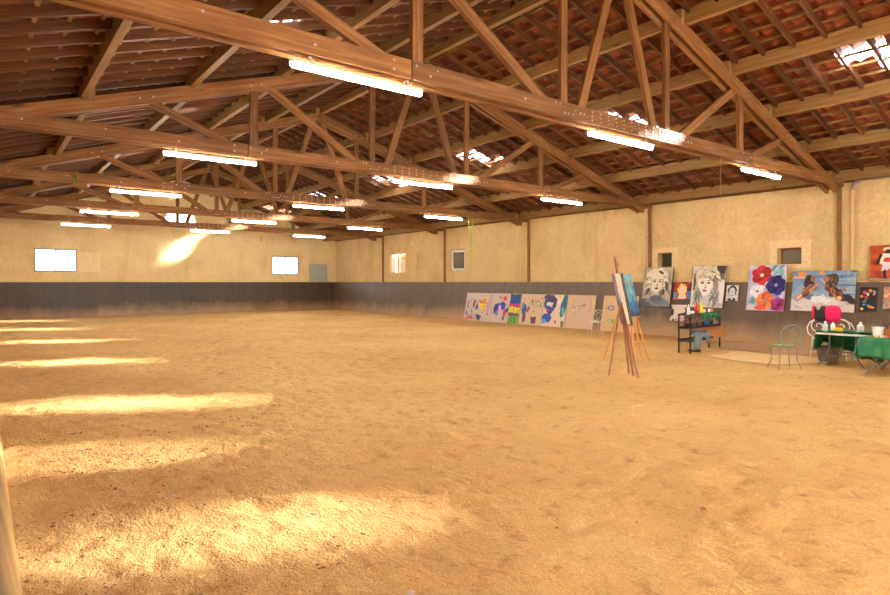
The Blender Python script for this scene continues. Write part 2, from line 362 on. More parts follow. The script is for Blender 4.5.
# pale surrounds around the two small windows
for n, (y0,y1,z0,z1,a,b_,c,d) in enumerate([(10.12,11.02,1.92,2.66, 10.33,10.82,2.05,2.51), (6.44,7.44,1.97,2.70, 6.66,7.25,2.07,2.50)]):
    s_ = MB(); x0, x1 = XR-.012, XR+.02
    s_.box(x0,x1,y0,a,z0,z1).box(x0,x1,b_,y1,z0,z1).box(x0,x1,a,b_,z0,c).box(x0,x1,a,b_,d,z1)
    struct(s_.build('trim_%d' % (10+n), PLAST2), 'pale render surround of a small window')

# ------------------------------------------------------------------ ceiling: tiles, battens
ROW, TW, SUB = .336, .25, 8
rows = int(math.ceil((EAVE+.05)/ROW)); ntile = int(round((YF+.3-YB)/TW))
SKY_Y = [8.75+BAY*k for k in range(-2, 5)]
def skylight_cells(side):
    cells = set()
    ys = SKY_Y
    for yc in ys:
        for r in (12, 13, 14):
            off = {12: .25, 13: 0, 14: -.25}[r] if side > 0 else 0
            if side < 0 and r == 14: continue
            j0 = int(round((yc+off-.25-YB)/TW))
            for j in range(j0, j0+(3 if side > 0 and r == 12 else 2)): cells.add((r, j))
    if side > 0:
        j0 = int(round((.75-YB)/TW)); cells |= {(11, j0), (12, j0)}; cells -= {(r, j) for (r, j) in cells if j*TW+YB < (-1.7 if r < 13 else -2.0)}
    return cells
def tile_slope(side, name, label):
    cells = skylight_cells(side)
    nj = ntile*SUB+1; yy = YB+np.arange(nj)*TW/SUB; ph = (np.arange(nj) % SUB)/SUB
    prof = .028*np.sin(2*np.pi*ph)+.012*np.sin(4*np.pi*ph+.6)
    V = []; F = []; base = 0
    hole = np.zeros((rows, ntile), bool)
    for (r, j) in cells: hole[r, j] = True
    for r in range(rows):
        d0, d1 = r*ROW, (r+1)*ROW+.04
        dn = np.array([d0, (d0+d1)/2, d1]); lift = np.array([-.018, 0.0, .02])
        for q in range(3):
            x = XC+side*dn[q]; z = RZ-SL*dn[q]+.30+prof*(1 if q else .8)-lift[q]*-1*1.0
            V.append(np.stack([np.full(nj, x), yy, np.full(nj, 0)+z], -1))
        I = base+np.arange(3*nj).reshape(3, nj)
        for q in range(2):
            f = np.stack([I[q,:-1], I[q+1,:-1], I[q+1,1:], I[q,1:]], -1)
            keep = ~np.repeat(hole[r], SUB); F.append(f[keep])
        if r:                                   # butt end of the row above closes the lap
            f = np.stack([I[0,:-1]-nj, I[0,:-1], I[0,1:], I[0,1:]-nj], -1)
            F.append(f[~np.repeat(hole[r] | hole[r-1], SUB)])
        base += 3*nj
    V = np.concatenate(V); F = np.concatenate(F)
    me = bpy.data.meshes.new(name); me.vertices.add(len(V)); me.vertices.foreach_set('co', V.ravel())
    n = len(F); me.loops.add(4*n); me.loops.foreach_set('vertex_index', F.ravel().astype(np.int32)); me.polygons.add(n)
    me.polygons.foreach_set('loop_start', np.arange(0,4*n,4,dtype=np.int32)); me.polygons.foreach_set('loop_total', np.full(n,4,dtype=np.int32))
    me.update(calc_edges=True); me.polygons.foreach_set('use_smooth', np.ones(n, bool)); me.materials.append(TILE)
    o = bpy.data.objects.new(name, me); COL.objects.link(o); struct(o, label)
    sd = o.modifiers.new('thick', 'SOLIDIFY'); sd.thickness = .014; sd.offset = 1
    # tile battens along the hall
    bt = MB()
    for r in range(rows):
        d = r*ROW+.03; x = XC+side*d; z = RZ-SL*d+.226
        bt.box(x-.022, x+.022, YB, YF, z-.02, z+.02)
    bt.build('tile_batten', PURL, o)
    # eave boards under the last rows
    eb = MB(); a, c = 7.75, 8.95
    eb.prism([(XC+side*a,YB,RZ-SL*a+.214),(XC+side*c,YB,RZ-SL*c+.214),(XC+side*c,YB,RZ-SL*c+.23),(XC+side*a,YB,RZ-SL*a+.23)], (0,YF-YB,0))
    eb.build('eave_board', RAFT, o)
    return o, cells
bayname = {-2: 'behind the camera', -1: 'before the first truss', 0: 'between first and second trusses', 1: 'between second and third trusses', 2: 'between third and fourth trusses', 3: 'between fourth and fifth trusses', 4: 'between fifth truss and far wall'}
bay_of = lambda y: int(math.floor((y-Y0)/BAY))
for side, sn in ((1, 'right'), (-1, 'left')):
    o, cells = tile_slope(side, 'ceiling', 'underside of red clay tile roof, %s slope' % sn)
    byb = {}
    for (r, j) in cells: byb.setdefault((YB+j*TW > .4 and YB+j*TW < 1.3 and side > 0, bay_of(YB+j*TW)), []).append((r, j))
    for (small, k), cl in sorted(byb.items()):
        g = MB(); xs = []
        for (r, j) in cl:
            y0 = YB+j*TW; d0, d1 = r*ROW, (r+1)*ROW+.02
            n = 6
            for q in range(n):
                ya, yb_ = y0+q*TW/n, y0+(q+1)*TW/n; za = .02*math.sin(2*math.pi*q/n); zb = .02*math.sin(2*math.pi*(q+1)/n)
                P = [(XC+side*d0, ya, RZ-SL*d0+.31+za), (XC+side*d1, ya, RZ-SL*d1+.31+za), (XC+side*d1, yb_, RZ-SL*d1+.31+zb), (XC+side*d0, yb_, RZ-SL*d0+.31+zb)]
                g.add(P, [(0,1,2,3)], True)
        go = g.build('skylight', GLASS_TILE)
        tag(go, ('single narrow' if small else 'bright') + ' glass tile skylight, %s roof slope, %s' % (sn, bayname[k]), 'skylight', 'glass tile skylights')

# ------------------------------------------------------------------ common rafters, purlins
bay_lab = {-1: 'bay nearest the camera, before the first truss', 0: 'bay between first and second trusses', 1: 'bay between second and third trusses', 2: 'bay between third and fourth trusses', 3: 'bay between fourth and fifth trusses', 4: 'last bay before the far wall'}
for side, sn in ((1, 'right'), (-1, 'left')):
    first = None
    y = 1.06
    while y < YF-.1:
        k = bay_of(y)
        if first is None:
            zc = lambda d: RZ-SL*d+.17
            first = beam('common_rafter', (XC+side*.02, y, zc(.02)), (XC+side*8.38, y, zc(8.38)), .05, .12, RAFT, bevel=0); o = first
        else:
            o = first.copy(); COL.objects.link(o); o.location.y = y
        tag(o, 'narrow common rafter on %s slope, %s' % (sn, bay_lab[k]), 'rafter', 'common rafters, %s slope, %s' % (sn, bay_lab[k]))
        y += .502
ordn = ['ridge', 'first', 'second', 'third', 'fourth', 'lowest']
for side, sn in ((1, 'right'), (-1, 'left')):
    for i, d in enumerate([0, 1.65, 3.28, 4.92, 6.55, 8.10]):
        if i == 0 and side < 0: continue
        first = None
        for k in range(-1, 5):
            ya, yb_ = Y0+k*BAY, Y0+(k+1)*BAY; off = .055*(1 if k % 2 else -1)
            x = XC+side*d+off; zb = rtop(XC+side*d)-.07; h = .18 if i == 0 else .25
            e = .14 if k < 4 else 0
            o = beam('purlin', (x, ya-.14, zb+h/2), (x, yb_+e, zb+h/2), .10 if i else .12, h, PURL)
            if i == 0: lb = 'ridge beam, bay %s' % bayname[k]
            else: lb = '%s purlin down from the ridge, %s slope, bay %s' % (ordn[i], sn, bayname[k])
            tag(o, lb, 'purlin' if i else 'ridge beam', 'purlins')

# ------------------------------------------------------------------ trusses
CZ0, CZ1 = 3.91, 4.13
def make_truss():
    t = thing('roof_truss', 'x', 'roof truss', (XC, 0, CZ0), 0, 'wooden roof trusses')
    def bm(name, a, b, wd, h, y=0): return beam(name, (a[0], y, a[1]-CZ0), (b[0], y, b[1]-CZ0), wd, h, WOOD, t)
    zc = (CZ0+CZ1)/2
    for s in (-1, 1):
        yy = s*.085
        for a, b in ((-8.75,-4.0), (-4.0,4.1), (4.1,8.75)):
            bm('bottom_chord', (a+.004, zc), (b-.004, zc), .09, .22, yy+(.008*s if a == -4.0 else 0))
        for side in (-1, 1):
            off = .125
            bm('top_chord', (side*8.35, RZ-SL*8.35-off), (side*.03, RZ-SL*.03-off), .078, .22, yy)
    rt = lambda d: RZ-SL*abs(d)-.14
    for s in (-1, 1):
        bm('post', (s*3.85, CZ0+.03), (s*3.85, rt(3.85)+.08), .075, .15)
        bm('post', (s*1.3, CZ0+.03), (s*1.3, rt(1.3)+.08), .075, .13)
        bm('brace', (s*3.62, rt(3.62)), (s*1.55, CZ0+.10), .072, .15)
        bm('brace', (s*.12, rt(.12)), (s*.98, CZ0+.08), .072, .15)
        bm('brace', (s*5.7, rt(5.7)), (s*4.05, CZ0+.10), .072, .13)
    # bolts on the near face of the chord
    pts = [(-8.1,.12),(-7.4,.12),(-6.3,.14),(-5.2,.10),(-4.25,.16),(-4.25,.06),(-3.95,.16),(-3.75,.08),(-3.65,.16),(-2.2,.11)]
    for cx in (-1.3, 1.3):
        pts += [(cx-.30,.17),(cx-.22,.17),(cx-.12,.06),(cx-.04,.06),(cx+.05,.06),(cx+.1,.13),(cx+.22,.11),(cx+.3,.11)]
    for q in range(10):
        for z in (.05,.11,.17): pts.append((-.82+q*.19, z))
    pts += [(1.75,.10),(1.85,.10),(3.7,.16),(3.85,.06),(4.0,.12),(5.9,.14),(7.1,.08)]
    b0 = None
    for (x, z) in pts:
        if b0 is None:
            r_ = MB(); n = 6; R = .016
            r_.add([(R*math.cos(2*math.pi*k/n), 0, R*math.sin(2*math.pi*k/n)) for k in range(n)]+[(R*math.cos(2*math.pi*k/n), -.014, R*math.sin(2*math.pi*k/n)) for k in range(n)],
                   [tuple(range(n)), tuple(range(n, 2*n))[::-1]]+[(k, (k+1)%n, n+(k+1)%n, n+k) for k in range(n)])
            b0 = r_.build('bolt', BOLTM, t); o = b0
        else:
            o = b0.copy(); COL.objects.link(o); o.parent = t
        o.location = (x, -.138 if -4.0 < x < 4.1 else -.131, z)
    for side in (-1, 1):
        for d in (3.75, 3.95, 5.6, 5.8, 1.2, 1.4):
            o = b0.copy(); COL.objects.link(o); o.parent = t; o.location = (side*d, -.131, rt(d)-CZ0)
    return t
tn = ['nearest', 'second', 'third', 'fourth', 'fifth']
T = make_truss(); T.location.y = Y0
T['label'] = 'nearest wooden roof truss, crossing the top of the view'
for k in range(1, 5):
    dup(T, (XC, Y0+k*BAY, CZ0), '%s wooden roof truss counted from the camera' % tn[k])
dup(T, (XC, Y0-BAY, CZ0), 'wooden roof truss overhead behind the camera')

# ------------------------------------------------------------------ lamps
def make_lamp():
    L_ = 1.62
    t = thing('fluorescent_lamp', 'x', 'ceiling lamp', (0,0,3.85), 0, 'fluorescent batten lamps under the trusses')
    MB().box(-L_/2, L_/2, -.035, .035, -.035, .0).build('housing', LAMP_H, t, bevel=.006)
    MB().tube([(-L_/2+.01,0,-.062),(-L_/2+.03,0,-.062),(L_/2-.03,0,-.062),(L_/2-.01,0,-.062)], [.018,.025,.025,.018], 12).build('tube', TUBE_M, t)
    for s in (-1, 1):
        MB().box(s*.6-.015, s*.6+.015, -.02, .02, 0, .06).build('bracket', STEEL, t)
    return t
LP = make_lamp(); used = False
for k in range(-1, 5):  # first row hangs unseen behind the camera, added for its light
    for (xc, sn) in ((3.28, 'left'), (7.92, 'middle'), (12.55, 'right')):
        loc = (xc, Y0+k*BAY-.05, 3.85)
        lb = ('%s lit fluorescent batten lamp under the %s roof truss' % (sn, tn[k])) if k >= 0 else '%s lit fluorescent lamp added for light under the truss behind the camera' % sn
        if not used: LP.location = loc; LP['label'] = lb; used = True
        else: dup(LP, loc, lb)

# ------------------------------------------------------------------ painters
class Art:
    def __init__(s, w_, h_, base, seed=0, n=70, tex=.06):
        s.nu = n; s.nv = max(12, int(n*h_/w_)); s.r = np.random.RandomState(seed)
        u = np.linspace(0, 1, s.nu); v = np.linspace(0, 1, s.nv); s.U, s.V = np.meshgrid(u, v, indexing='ij')
        s.asp = h_/w_; s.C = np.zeros((s.nu, s.nv, 3)); s.C[:] = base
        s.wob = lambda k, q: (vnoise(s.U*10+7, s.V*10*s.asp+3, k, q+seed))
        s.tex = tex; s.seed = seed
    def put(s, m, c): s.C[m] = c; return s
    def grad(s, c0, c1):
        s.C[:] = np.array(c0)*(1-s.V[...,None])+np.array(c1)*s.V[...,None]; return s
    def ell(s, cx, cy, rx, ry, c, rot=0, wob=.25, part=None):
        du = s.U-cx; dv = (s.V-cy)*s.asp; a = math.radians(rot); x = du*math.cos(a)+dv*math.sin(a); y = -du*math.sin(a)+dv*math.cos(a)
        m = (x/rx)**2+(y/(ry*s.asp))**2 < 1+wob*2*s.wob(1.0, 5)
        if part is not None: m &= part
        return s.put(m, c)
    def rect(s, u0, v0, u1, v1, c, sh=0, wob=.02):
        w_ = s.wob(1.2, 9)*wob*2; uu = s.U+sh*(s.V-.5)+w_
        return s.put((uu > u0) & (uu < u1) & (s.V+w_ > v0) & (s.V+w_ < v1), c)
    def line(s, a, b, t, c, wob=.3):
        ax, ay = a; bx, by = b; P = np.stack([s.U-ax, (s.V-ay)*s.asp], -1); d = np.array([bx-ax, (by-ay)*s.asp]); L2 = (d**2).sum()+1e-9
        k = np.clip((P@d)/L2, 0, 1); q = P-k[...,None]*d
        return s.put(np.hypot(q[...,0], q[...,1]) < t*(1+wob*s.wob(.8, 3)*2), c)
    def poly(s, pts, c):
        m = np.zeros_like(s.U, bool); n = len(pts)
        for i in range(n):
            (x0, y0), (x1, y1) = pts[i], pts[(i+1) % n]
            with np.errstate(divide='ignore', invalid='ignore'):
                t = ((y0 > s.V) != (y1 > s.V)) & (s.U < (x1-x0)*(s.V-y0)/(y1-y0+1e-12)+x0)
            m ^= t
        return s.put(m, c)
    def blobs(s, n, cols, rr=(.01,.03), box=(0,0,1,1)):
        for _ in range(n):
            s.ell(s.r.uniform(box[0],box[2]), s.r.uniform(box[1],box[3]), s.r.uniform(*rr), s.r.uniform(*rr)/s.asp, cols[s.r.randint(len(cols))], s.r.uniform(0,180), .5)
        return s
    def strokes(s, n, cols, ln=.2, t=.01, box=(0,0,1,1), ang=None):
        for _ in range(n):
            x = s.r.uniform(box[0],box[2]); y = s.r.uniform(box[1],box[3]); a = s.r.uniform(0, math.pi) if ang is None else math.radians(ang)+s.r.uniform(-.3,.3)
            s.line((x, y), (x+ln*math.cos(a), y+ln*math.sin(a)/s.asp), t, cols[s.r.randint(len(cols))])
        return s
    def mottled(s, cols, cell=.9, seed=0):
        n_ = vnoise(s.U*10, s.V*10*s.asp, cell, seed+s.seed)+.5*vnoise(s.U*10, s.V*10*s.asp, cell/2.3, seed+1+s.seed)
        q = np.clip(((n_+.6)/1.2*len(cols)).astype(int), 0, len(cols)-1)
        s.C[:] = np.array(cols, float)[q]; return s
def art_mat():
    m, nt, N, L = node_mat('painted_picture'); b = N['Principled BSDF']; b.inputs['Roughness'].default_value = .55; b.inputs['Specular IOR Level'].default_value = .3
    a = N.new('ShaderNodeVertexColor'); a.layer_name = 'paint'; L.new(a.outputs['Color'], b.inputs['Base Color']); return m
ARTM = art_mat()
def picture(art, w_, h_, z, parent, name='picture'):
    V = np.stack([(art.U-.5)*w_, (1-art.V)*h_, np.full_like(art.U, z)], -1)
    o = grid_mesh(name, V, art.nu, art.nv, ARTM, parent, False)
    # grid is laid u,v(down): flip so it faces +z
    o.data.flip_normals()
    c = np.clip(art.C + art.r.uniform(-1,1,art.C.shape[:2])[...,None]*255*art.tex*.5, 0, 255)/255
    l = np.where(c <= .04045, c/12.92, ((c+.055)/1.055)**2.4); rgba = np.concatenate([l, np.ones(l.shape[:2]+(1,))], -1)
    at = o.data.color_attributes.new('paint', 'FLOAT_COLOR', 'POINT'); at.data.foreach_set('color', rgba.reshape(-1).astype(np.float32)); return o
def place(o, origin, udir, vdir):
    u = Vector(udir).normalized(); v = Vector(vdir).normalized(); n = u.cross(v).normalized(); v = n.cross(u)
    M = Matrix((u, v, n)).transposed().to_4x4(); M.translation = Vector(origin); o.matrix_world = M
EDGE = mat('canvas_edge', (92,78,66), .8); PALE_EDGE = mat('pale_canvas_edge', (205,190,165), .8); CARD = mat('cardboard_sheet', (206,176,136), .9, var=.06)
def board(name, label, cat, Yl, Yr, zb, zt, xb, slope, art, thick=.03, edge=EDGE, group=None, roll=0):
    w_ = Yl-Yr; h_ = (zt-zb)*math.hypot(1, slope)
    o = MB().box(-w_/2, w_/2, 0, h_, 0, thick).build(name, edge)
    tag(o, label, cat, group)
    u = Vector((0,-1,0)); v = Vector((slope,0,1)).normalized(); n = u.cross(v)
    place(o, Vector((xb, (Yl+Yr)/2, zb)), u, v)
    if roll: o.matrix_world = o.matrix_world @ Matrix.Rotation(math.radians(roll), 4, 'Z')
    if n.x > 0: raise RuntimeError('normal')
    if art is not None: picture(art, w_-.004, h_-.004, thick+.0015, o)
    return o
kx = lambda z: 16.30+.33*(z+.05)/1.65     # kickboard face
KS = .33/1.65

# wall paintings ------------------------------------------------------
SK = (226,214,196)
def face(a, cx, cy, rx, ry, skin, lip, dark, ink, tilt=0):
    a.ell(cx, cy, rx, ry, skin, tilt, .05)
    a.ell(cx, cy+ry*.55, rx*.62, ry*.55, skin, tilt, .05)
    for s in (-1, 1):
        ex = cx+s*rx*.42; ey = cy-ry*.12
        a.line((ex-rx*.24, ey-ry*.20+(.02 if s < 0 else 0)), (ex+rx*.24, ey-ry*.22), .008, ink)
        a.ell(ex, ey, rx*.24, ry*.09, dark, 0, .1); a.ell(ex, ey, rx*.1, ry*.06, ink, 0, .1)
    a.line((cx+rx*.06, cy), (cx+rx*.1, cy+ry*.3), .008, dark); a.ell(cx, cy+ry*.34, rx*.16, ry*.05, dark, 0, .1)
    a.ell(cx-rx*.02, cy+ry*.62, rx*.30, ry*.11, lip, -4, .1); a.line((cx-rx*.28, cy+ry*.62), (cx+rx*.26, cy+ry*.61), .004, tuple(v*.5 for v in lip))
a = Art(.98, 1.2, (178,166,148), 11, 110, .03).mottled([(150,138,122),(172,158,138),(190,176,154)], 2.2)
a.strokes(26, [(118,108,98),(208,196,172)], .14, .012, (.02,.05,.95,.6), 75)
a.ell(.47,.33,.33,.30,(206,194,166),8,.35)
for (hx,hy,hr) in ((.22,.20,.13),(.38,.12,.15),(.55,.10,.14),(.70,.18,.13),(.20,.38,.10),(.78,.34,.10),(.76,.48,.08),(.22,.52,.08)):
    a.ell(hx,hy,hr,hr*.75,(222,212,184),20,.4); a.line((hx-hr*.6,hy+hr*.4),(hx+hr*.7,hy+hr*.5),.010,(104,96,84)); a.line((hx-hr*.4,hy-hr*.2),(hx+hr*.5,hy-hr*.3),.007,(236,228,204))
a.ell(.60,.13,.10,.035,(66,62,58),25,.5); a.ell(.19,.60,.06,.13,(86,82,80),20,.5); a.ell(.83,.46,.05,.14,(84,80,78),-12,.6); a.ell(.72,.62,.05,.09,(74,72,72),0,.5)
a.poly([(.36,.58),(.66,.60),(.70,.80),(.32,.80)], (188,178,160)); a.poly([(.58,.60),(.67,.58),(.70,.78),(.62,.78)],(120,114,108))
a.ell(.49,.37,.225,.24,(226,216,192),4,.04); face(a,.49,.385,.225,.24,(226,216,192),(150,34,40),(118,106,98),(28,26,28),4)
a.line((.30,.30),(.28,.50),.012,(168,156,138)); a.line((.68,.30),(.69,.52),.016,(150,138,122)); a.ell(.40,.20,.16,.06,(228,218,190),-18,.3)
a.ell(.5,1.02,.56,.25,(112,122,130),0,.06); a.ell(.5,.79,.22,.085,(92,100,108),0,.1); a.ell(.12,.94,.2,.14,(84,92,100),20,.2); a.strokes(18,[(140,148,154),(88,96,104)],.18,.008,(.1,.82,.75,.98),12)
board('canvas_painting', 'large portrait of a pale blond woman in a grey turtleneck', 'painting', 11.2, 10.21, .84, 2.05, kx(.84)-.03, KS, a, .035)
a = Art(.54,.55,(60,40,44),12,60).mottled([(40,40,50),(150,40,40),(196,60,44),(60,50,60)],2.2)
a.rect(0,.6,.2,1,(60,140,170)); a.rect(.82,.5,1,.95,(50,130,180)); a.ell(.5,.42,.27,.32,(240,196,96),0,.4); a.ell(.5,.46,.15,.2,(246,214,190),0,.1); a.ell(.52,.86,.26,.2,(250,196,150),0,.2); a.rect(.3,.93,.75,1,(110,60,130)); a.ell(.5,.56,.05,.03,(190,40,50)); a.ell(.44,.42,.04,.02,(40,40,50)); a.ell(.57,.42,.04,.02,(40,40,50)); a.rect(0,.9,.3,1,(220,90,60))
board('canvas_painting', 'small bright painting of a yellow haired woman on red', 'painting', 10.12, 9.58, 1.07, 1.6, kx(1.07)-.03, KS, a, .03)
a = Art(1.0,1.22,(205,198,188),13,110,.03).mottled([(186,176,162),(208,200,186),(220,212,198)],2)
a.rect(.72,0,1,.20,(58,50,46)); a.rect(.82,.19,1,.36,(110,98,86)); a.ell(.92,.62,.10,.26,(226,220,212),0,.3); a.ell(.08,.40,.05,.2,(90,84,78),0,.6)
a.ell(.47,.30,.37,.32,(216,204,176),0,.15); a.ell(.24,.66,.15,.28,(170,166,160),12,.3); a.ell(.70,.70,.17,.30,(176,172,168),-12,.3)
a.poly([(.34,.58),(.60,.56),(.66,.94),(.32,.96)],(200,196,196))
face(a,.42,.44,.23,.25,(234,228,220),(206,80,120),(112,108,106),(36,34,36),-6)
a.ell(.32,.22,.22,.10,(212,198,166),-28,.25); a.ell(.60,.22,.22,.11,(222,210,180),28,.25); a.ell(.72,.40,.07,.18,(150,136,112),-8,.4)
a.strokes(34,[(96,84,66),(236,228,204),(170,154,124)],.15,.007,(.12,.06,.5,.30),-30); a.strokes(26,[(96,84,66),(236,228,204),(120,106,84)],.15,.007,(.50,.06,.76,.34),35)
a.strokes(34,[(96,94,94),(206,202,198),(66,64,66)],.18,.007,(.10,.52,.30,.86),80); a.strokes(34,[(96,94,94),(206,202,198),(66,64,66)],.18,.007,(.60,.48,.82,.86),100)
board('canvas_painting', 'large grey and white portrait of a woman with pink lips', 'painting', 9.56, 8.58, .87, 2.06, kx(.87)-.03, KS, a, .035)
a = Art(.35,.43,(200,198,194),14,46).mottled([(188,186,182),(214,212,208)],1.4)
a.ell(.5,.38,.36,.36,(46,44,46),0,.2); a.ell(.5,.46,.26,.32,(206,204,202),0,.1); a.line((.3,.42),(.7,.42),.02,(40,38,40)); a.ell(.5,.64,.12,.03,(70,68,70)); a.ell(.5,.92,.34,.14,(60,58,60)); a.ell(.5,.86,.1,.06,(226,224,222))
board('canvas_painting', 'small black and white portrait right of the grey portrait', 'painting', 8.53, 8.19, 1.08, 1.51, kx(1.08)-.025, KS, a, .015, PALE_EDGE)
a = Art(.96,1.22,(176,176,200),15,100).mottled([(150,168,206),(184,176,206),(206,196,216),(164,190,204)],1.8)
def flower(cx, cy, r, cols, n=6, core=(240,220,190), cr=.18):
    for q in range(n):
        an = 2*math.pi*q/n+.4; a.ell(cx+r*.5*math.cos(an), cy+r*.5*math.sin(an)/a.asp, r*.56, r*.50/a.asp, cols[q % len(cols)], math.degrees(an), .2)
    for q in range(n): an = 2*math.pi*q/n; a.line((cx, cy), (cx+r*.8*math.cos(an), cy+r*.8*math.sin(an)/a.asp), .006, tuple(v*.6 for v in cols[0]))
    a.ell(cx, cy, r*cr, r*cr/a.asp, core)
a.strokes(10,[(70,150,150),(96,130,120)],.2,.014,(.5,.05,.9,.3),-40); a.ell(.16,.82,.07,.12,(92,160,150),10,.3); a.ell(.85,.14,.09,.06,(120,190,190),20,.3); a.ell(.14,.92,.12,.08,(206,200,206),0,.3)
a.ell(.75,.58,.16,.12,(120,150,230),0,.4)
flower(.36,.22,.27,[(186,36,40),(206,52,52),(160,24,34)]); flower(.76,.44,.26,[(44,40,110),(60,52,136),(34,30,86)],7,(150,150,190)); flower(.27,.58,.19,[(236,232,236),(222,216,232)],5,(90,80,150))
flower(.50,.78,.24,[(232,120,50),(240,150,70),(214,84,44)],7,(190,120,110),.3); flower(.86,.86,.20,[(160,44,120),(180,60,140),(130,30,100)],6,(60,20,60)); a.ell(.38,.94,.16,.05,(230,96,60),0,.4)
board('canvas_painting', 'tall painting of large red, blue, white and orange flowers', 'painting', 7.93, 6.97, .84, 2.05, kx(.84)-.03, KS, a, .035, PALE_EDGE)
a = Art(1.42,1.03,(110,146,186),16,110).mottled([(96,128,164),(120,152,186),(140,166,192),(86,116,150)],2.6)
a.rect(.05,0,.22,.12,(232,150,70),0,.08); a.rect(.4,0,.5,.06,(240,160,60),0,.06); a.ell(.1,.16,.12,.03,(226,180,140))
for q in range(9): a.line((.62,.08+q*.07),(1,.05+q*.075),.008,[(150,166,186),(78,98,128),(170,176,190)][q%3])
a.ell(.1,.95,.3,.22,(206,196,190),0,.5); a.ell(.5,.86,.38,.20,(214,204,196),0,.5); a.ell(.9,.95,.25,.14,(206,192,184),0,.5); a.ell(.45,.7,.12,.08,(226,222,220),0,.5)
a.line((.10,.66),(.24,.58),.045,(190,140,116)); a.line((.22,.60),(.36,.38),.055,(146,88,62)); a.line((.20,.63),(.30,.55),.02,(96,54,42)); a.line((.30,.48),(.40,.34),.02,(206,150,116)); a.strokes(10,[(110,60,44),(200,146,112)],.06,.008,(.14,.4,.34,.62),-50)
a.ell(.28,.22,.075,.13,(54,40,38),-20,.5); a.ell(.33,.19,.045,.08,(150,104,82),-10,.3); a.ell(.24,.31,.05,.09,(70,50,44),10,.6); a.line((.36,.40),(.45,.34),.014,(190,136,106)); a.line((.10,.68),(.16,.60),.012,(232,200,180))
a.line((.60,.42),(.82,.66),.065,(104,68,50)); a.line((.64,.46),(.74,.68),.025,(190,116,72)); a.line((.70,.42),(.84,.60),.02,(70,46,38)); a.strokes(12,[(70,46,38),(176,110,74),(60,44,44)],.07,.009,(.6,.4,.82,.62),50)
a.ell(.62,.24,.11,.17,(78,60,42),10,.5); a.strokes(30,[(120,96,60),(52,40,32),(160,134,90)],.05,.007,(.54,.12,.72,.36),70); a.ell(.54,.21,.045,.075,(164,122,86),0,.3); a.line((.46,.20),(.53,.30),.010,(214,164,140)); a.line((.5,.34),(.58,.38),.014,(150,100,72))
a.ell(.93,.70,.11,.08,(54,48,54),35,.4); a.ell(.77,.66,.035,.06,(226,176,140),0,.4); a.strokes(16,[(222,214,208),(170,170,180),(196,178,166)],.12,.012,(.05,.78,.85,.97),0); a.strokes(10,[(236,232,228)],.08,.01,(.3,.66,.6,.8),-40)
board('canvas_painting', 'wide painting of two brown figures meeting in blue sea spray', 'painting', 6.80, 5.38, .87, 1.88, kx(.87)-.03, KS, a, .03)
a = Art(.34,.57,(30,28,34),17,46)
a.blobs(16,[(220,120,60),(230,210,190),(90,160,190),(196,60,80),(120,180,90),(236,190,80)],(.05,.12),(.1,.05,.9,.95)); a.rect(0,.47,1,.5,(24,22,28))
board('canvas_painting', 'small dark painting with bright coloured blobs', 'painting', 5.29, 4.95, .92, 1.48, kx(.92)-.025, KS, a, .02)
a = Art(.8,1.0,(170,66,32),18,80).mottled([(152,52,26),(176,70,34),(190,84,42)],2)
a.rect(0,.94,1,1,(150,140,130)); a.ell(.44,.12,.13,.06,(232,214,180),0,.2); a.ell(.45,.19,.09,.07,(60,36,28)); a.poly([(.3,.24),(.62,.24),(.74,.5),(.60,.56),(.32,.56),(.2,.5)],(238,228,214)); a.ell(.45,.42,.14,.06,(206,60,50),0,.8); a.line((.26,.28),(.18,.52),.04,(40,30,26))
a.poly([(.31,.55),(.62,.55),(.64,.72),(.50,.72),(.46,.64),(.42,.72),(.28,.72)],(214,208,220)); a.line((.36,.72),(.38,.93),.035,(46,30,26)); a.line((.57,.72),(.55,.93),.035,(46,30,26)); a.rect(.72,.24,.9,.6,(90,110,96),.1)
board('canvas_painting', 'red painting of a standing person in white shirt and cap', 'painting', 5.12, 4.30, 1.635, 2.46, 16.62, .10, a, .03)
a = Art(.4,.55,(206,160,120),19,40).mottled([(216,170,130),(180,120,90),(120,170,190),(230,200,160)],2)
board('canvas_painting', 'small pale orange painting under the red painting', 'painting', 4.82, 4.42, .98, 1.49, kx(.98)-.025, KS, a, .02)
a = Art(.5,.5,(220,206,196),20,56).mottled([(226,216,204),(206,190,176),(60,56,62)],2.4)
a.ell(.55,.35,.35,.3,(226,206,176),0,.4); a.rect(.0,.3,.2,.7,(50,46,54)); a.ell(.7,.9,.3,.1,(230,130,160)); a.strokes(8,[(40,40,46),(236,232,226)],.2,.02)
board('canvas_painting', 'small pale painting half hidden behind the black paint trolley', 'painting', 10.16, 9.66, .45, .93, kx(.45)-.025, KS, a, .02)

# children's painted card sheets on the floor ---------------------------
BG = (214,190,160)
def sheet(label, Yl, Yr, art, base=CARD):
    return board('painted_sheet', label, 'painting', Yl, Yr, .0, 1.15, kx(0)-.03, KS, art, .008, base, "painted card sheets leaning on the kickboard")
a = Art(1.66,1.18,(196,182,178),31,110,.05).mottled([(200,184,172),(190,180,184)],3)
a.rect(0,.86,.42,.95,(232,104,74),0,.05); a.ell(.66,.42,.13,.17,(240,210,50),0,.4); a.ell(.72,.30,.09,.09,(222,128,96),0,.3); a.ell(.80,.22,.05,.1,(238,216,60),20,.3); a.ell(.45,.5,.06,.1,(60,110,170),0,.3); a.ell(.34,.38,.05,.14,(190,80,80),15,.4); a.ell(.55,.85,.09,.09,(60,66,130),30,.5); a.ell(.9,.4,.05,.35,(200,150,190),10,.8)
a.blobs(26,[(50,60,120),(70,110,160),(180,60,80),(90,60,90),(70,120,90)],(.008,.03),(.04,.05,.98,.95)); a.strokes(8,[(40,60,120),(60,40,60)],.07,.012,(.05,.3,.35,.8),70)
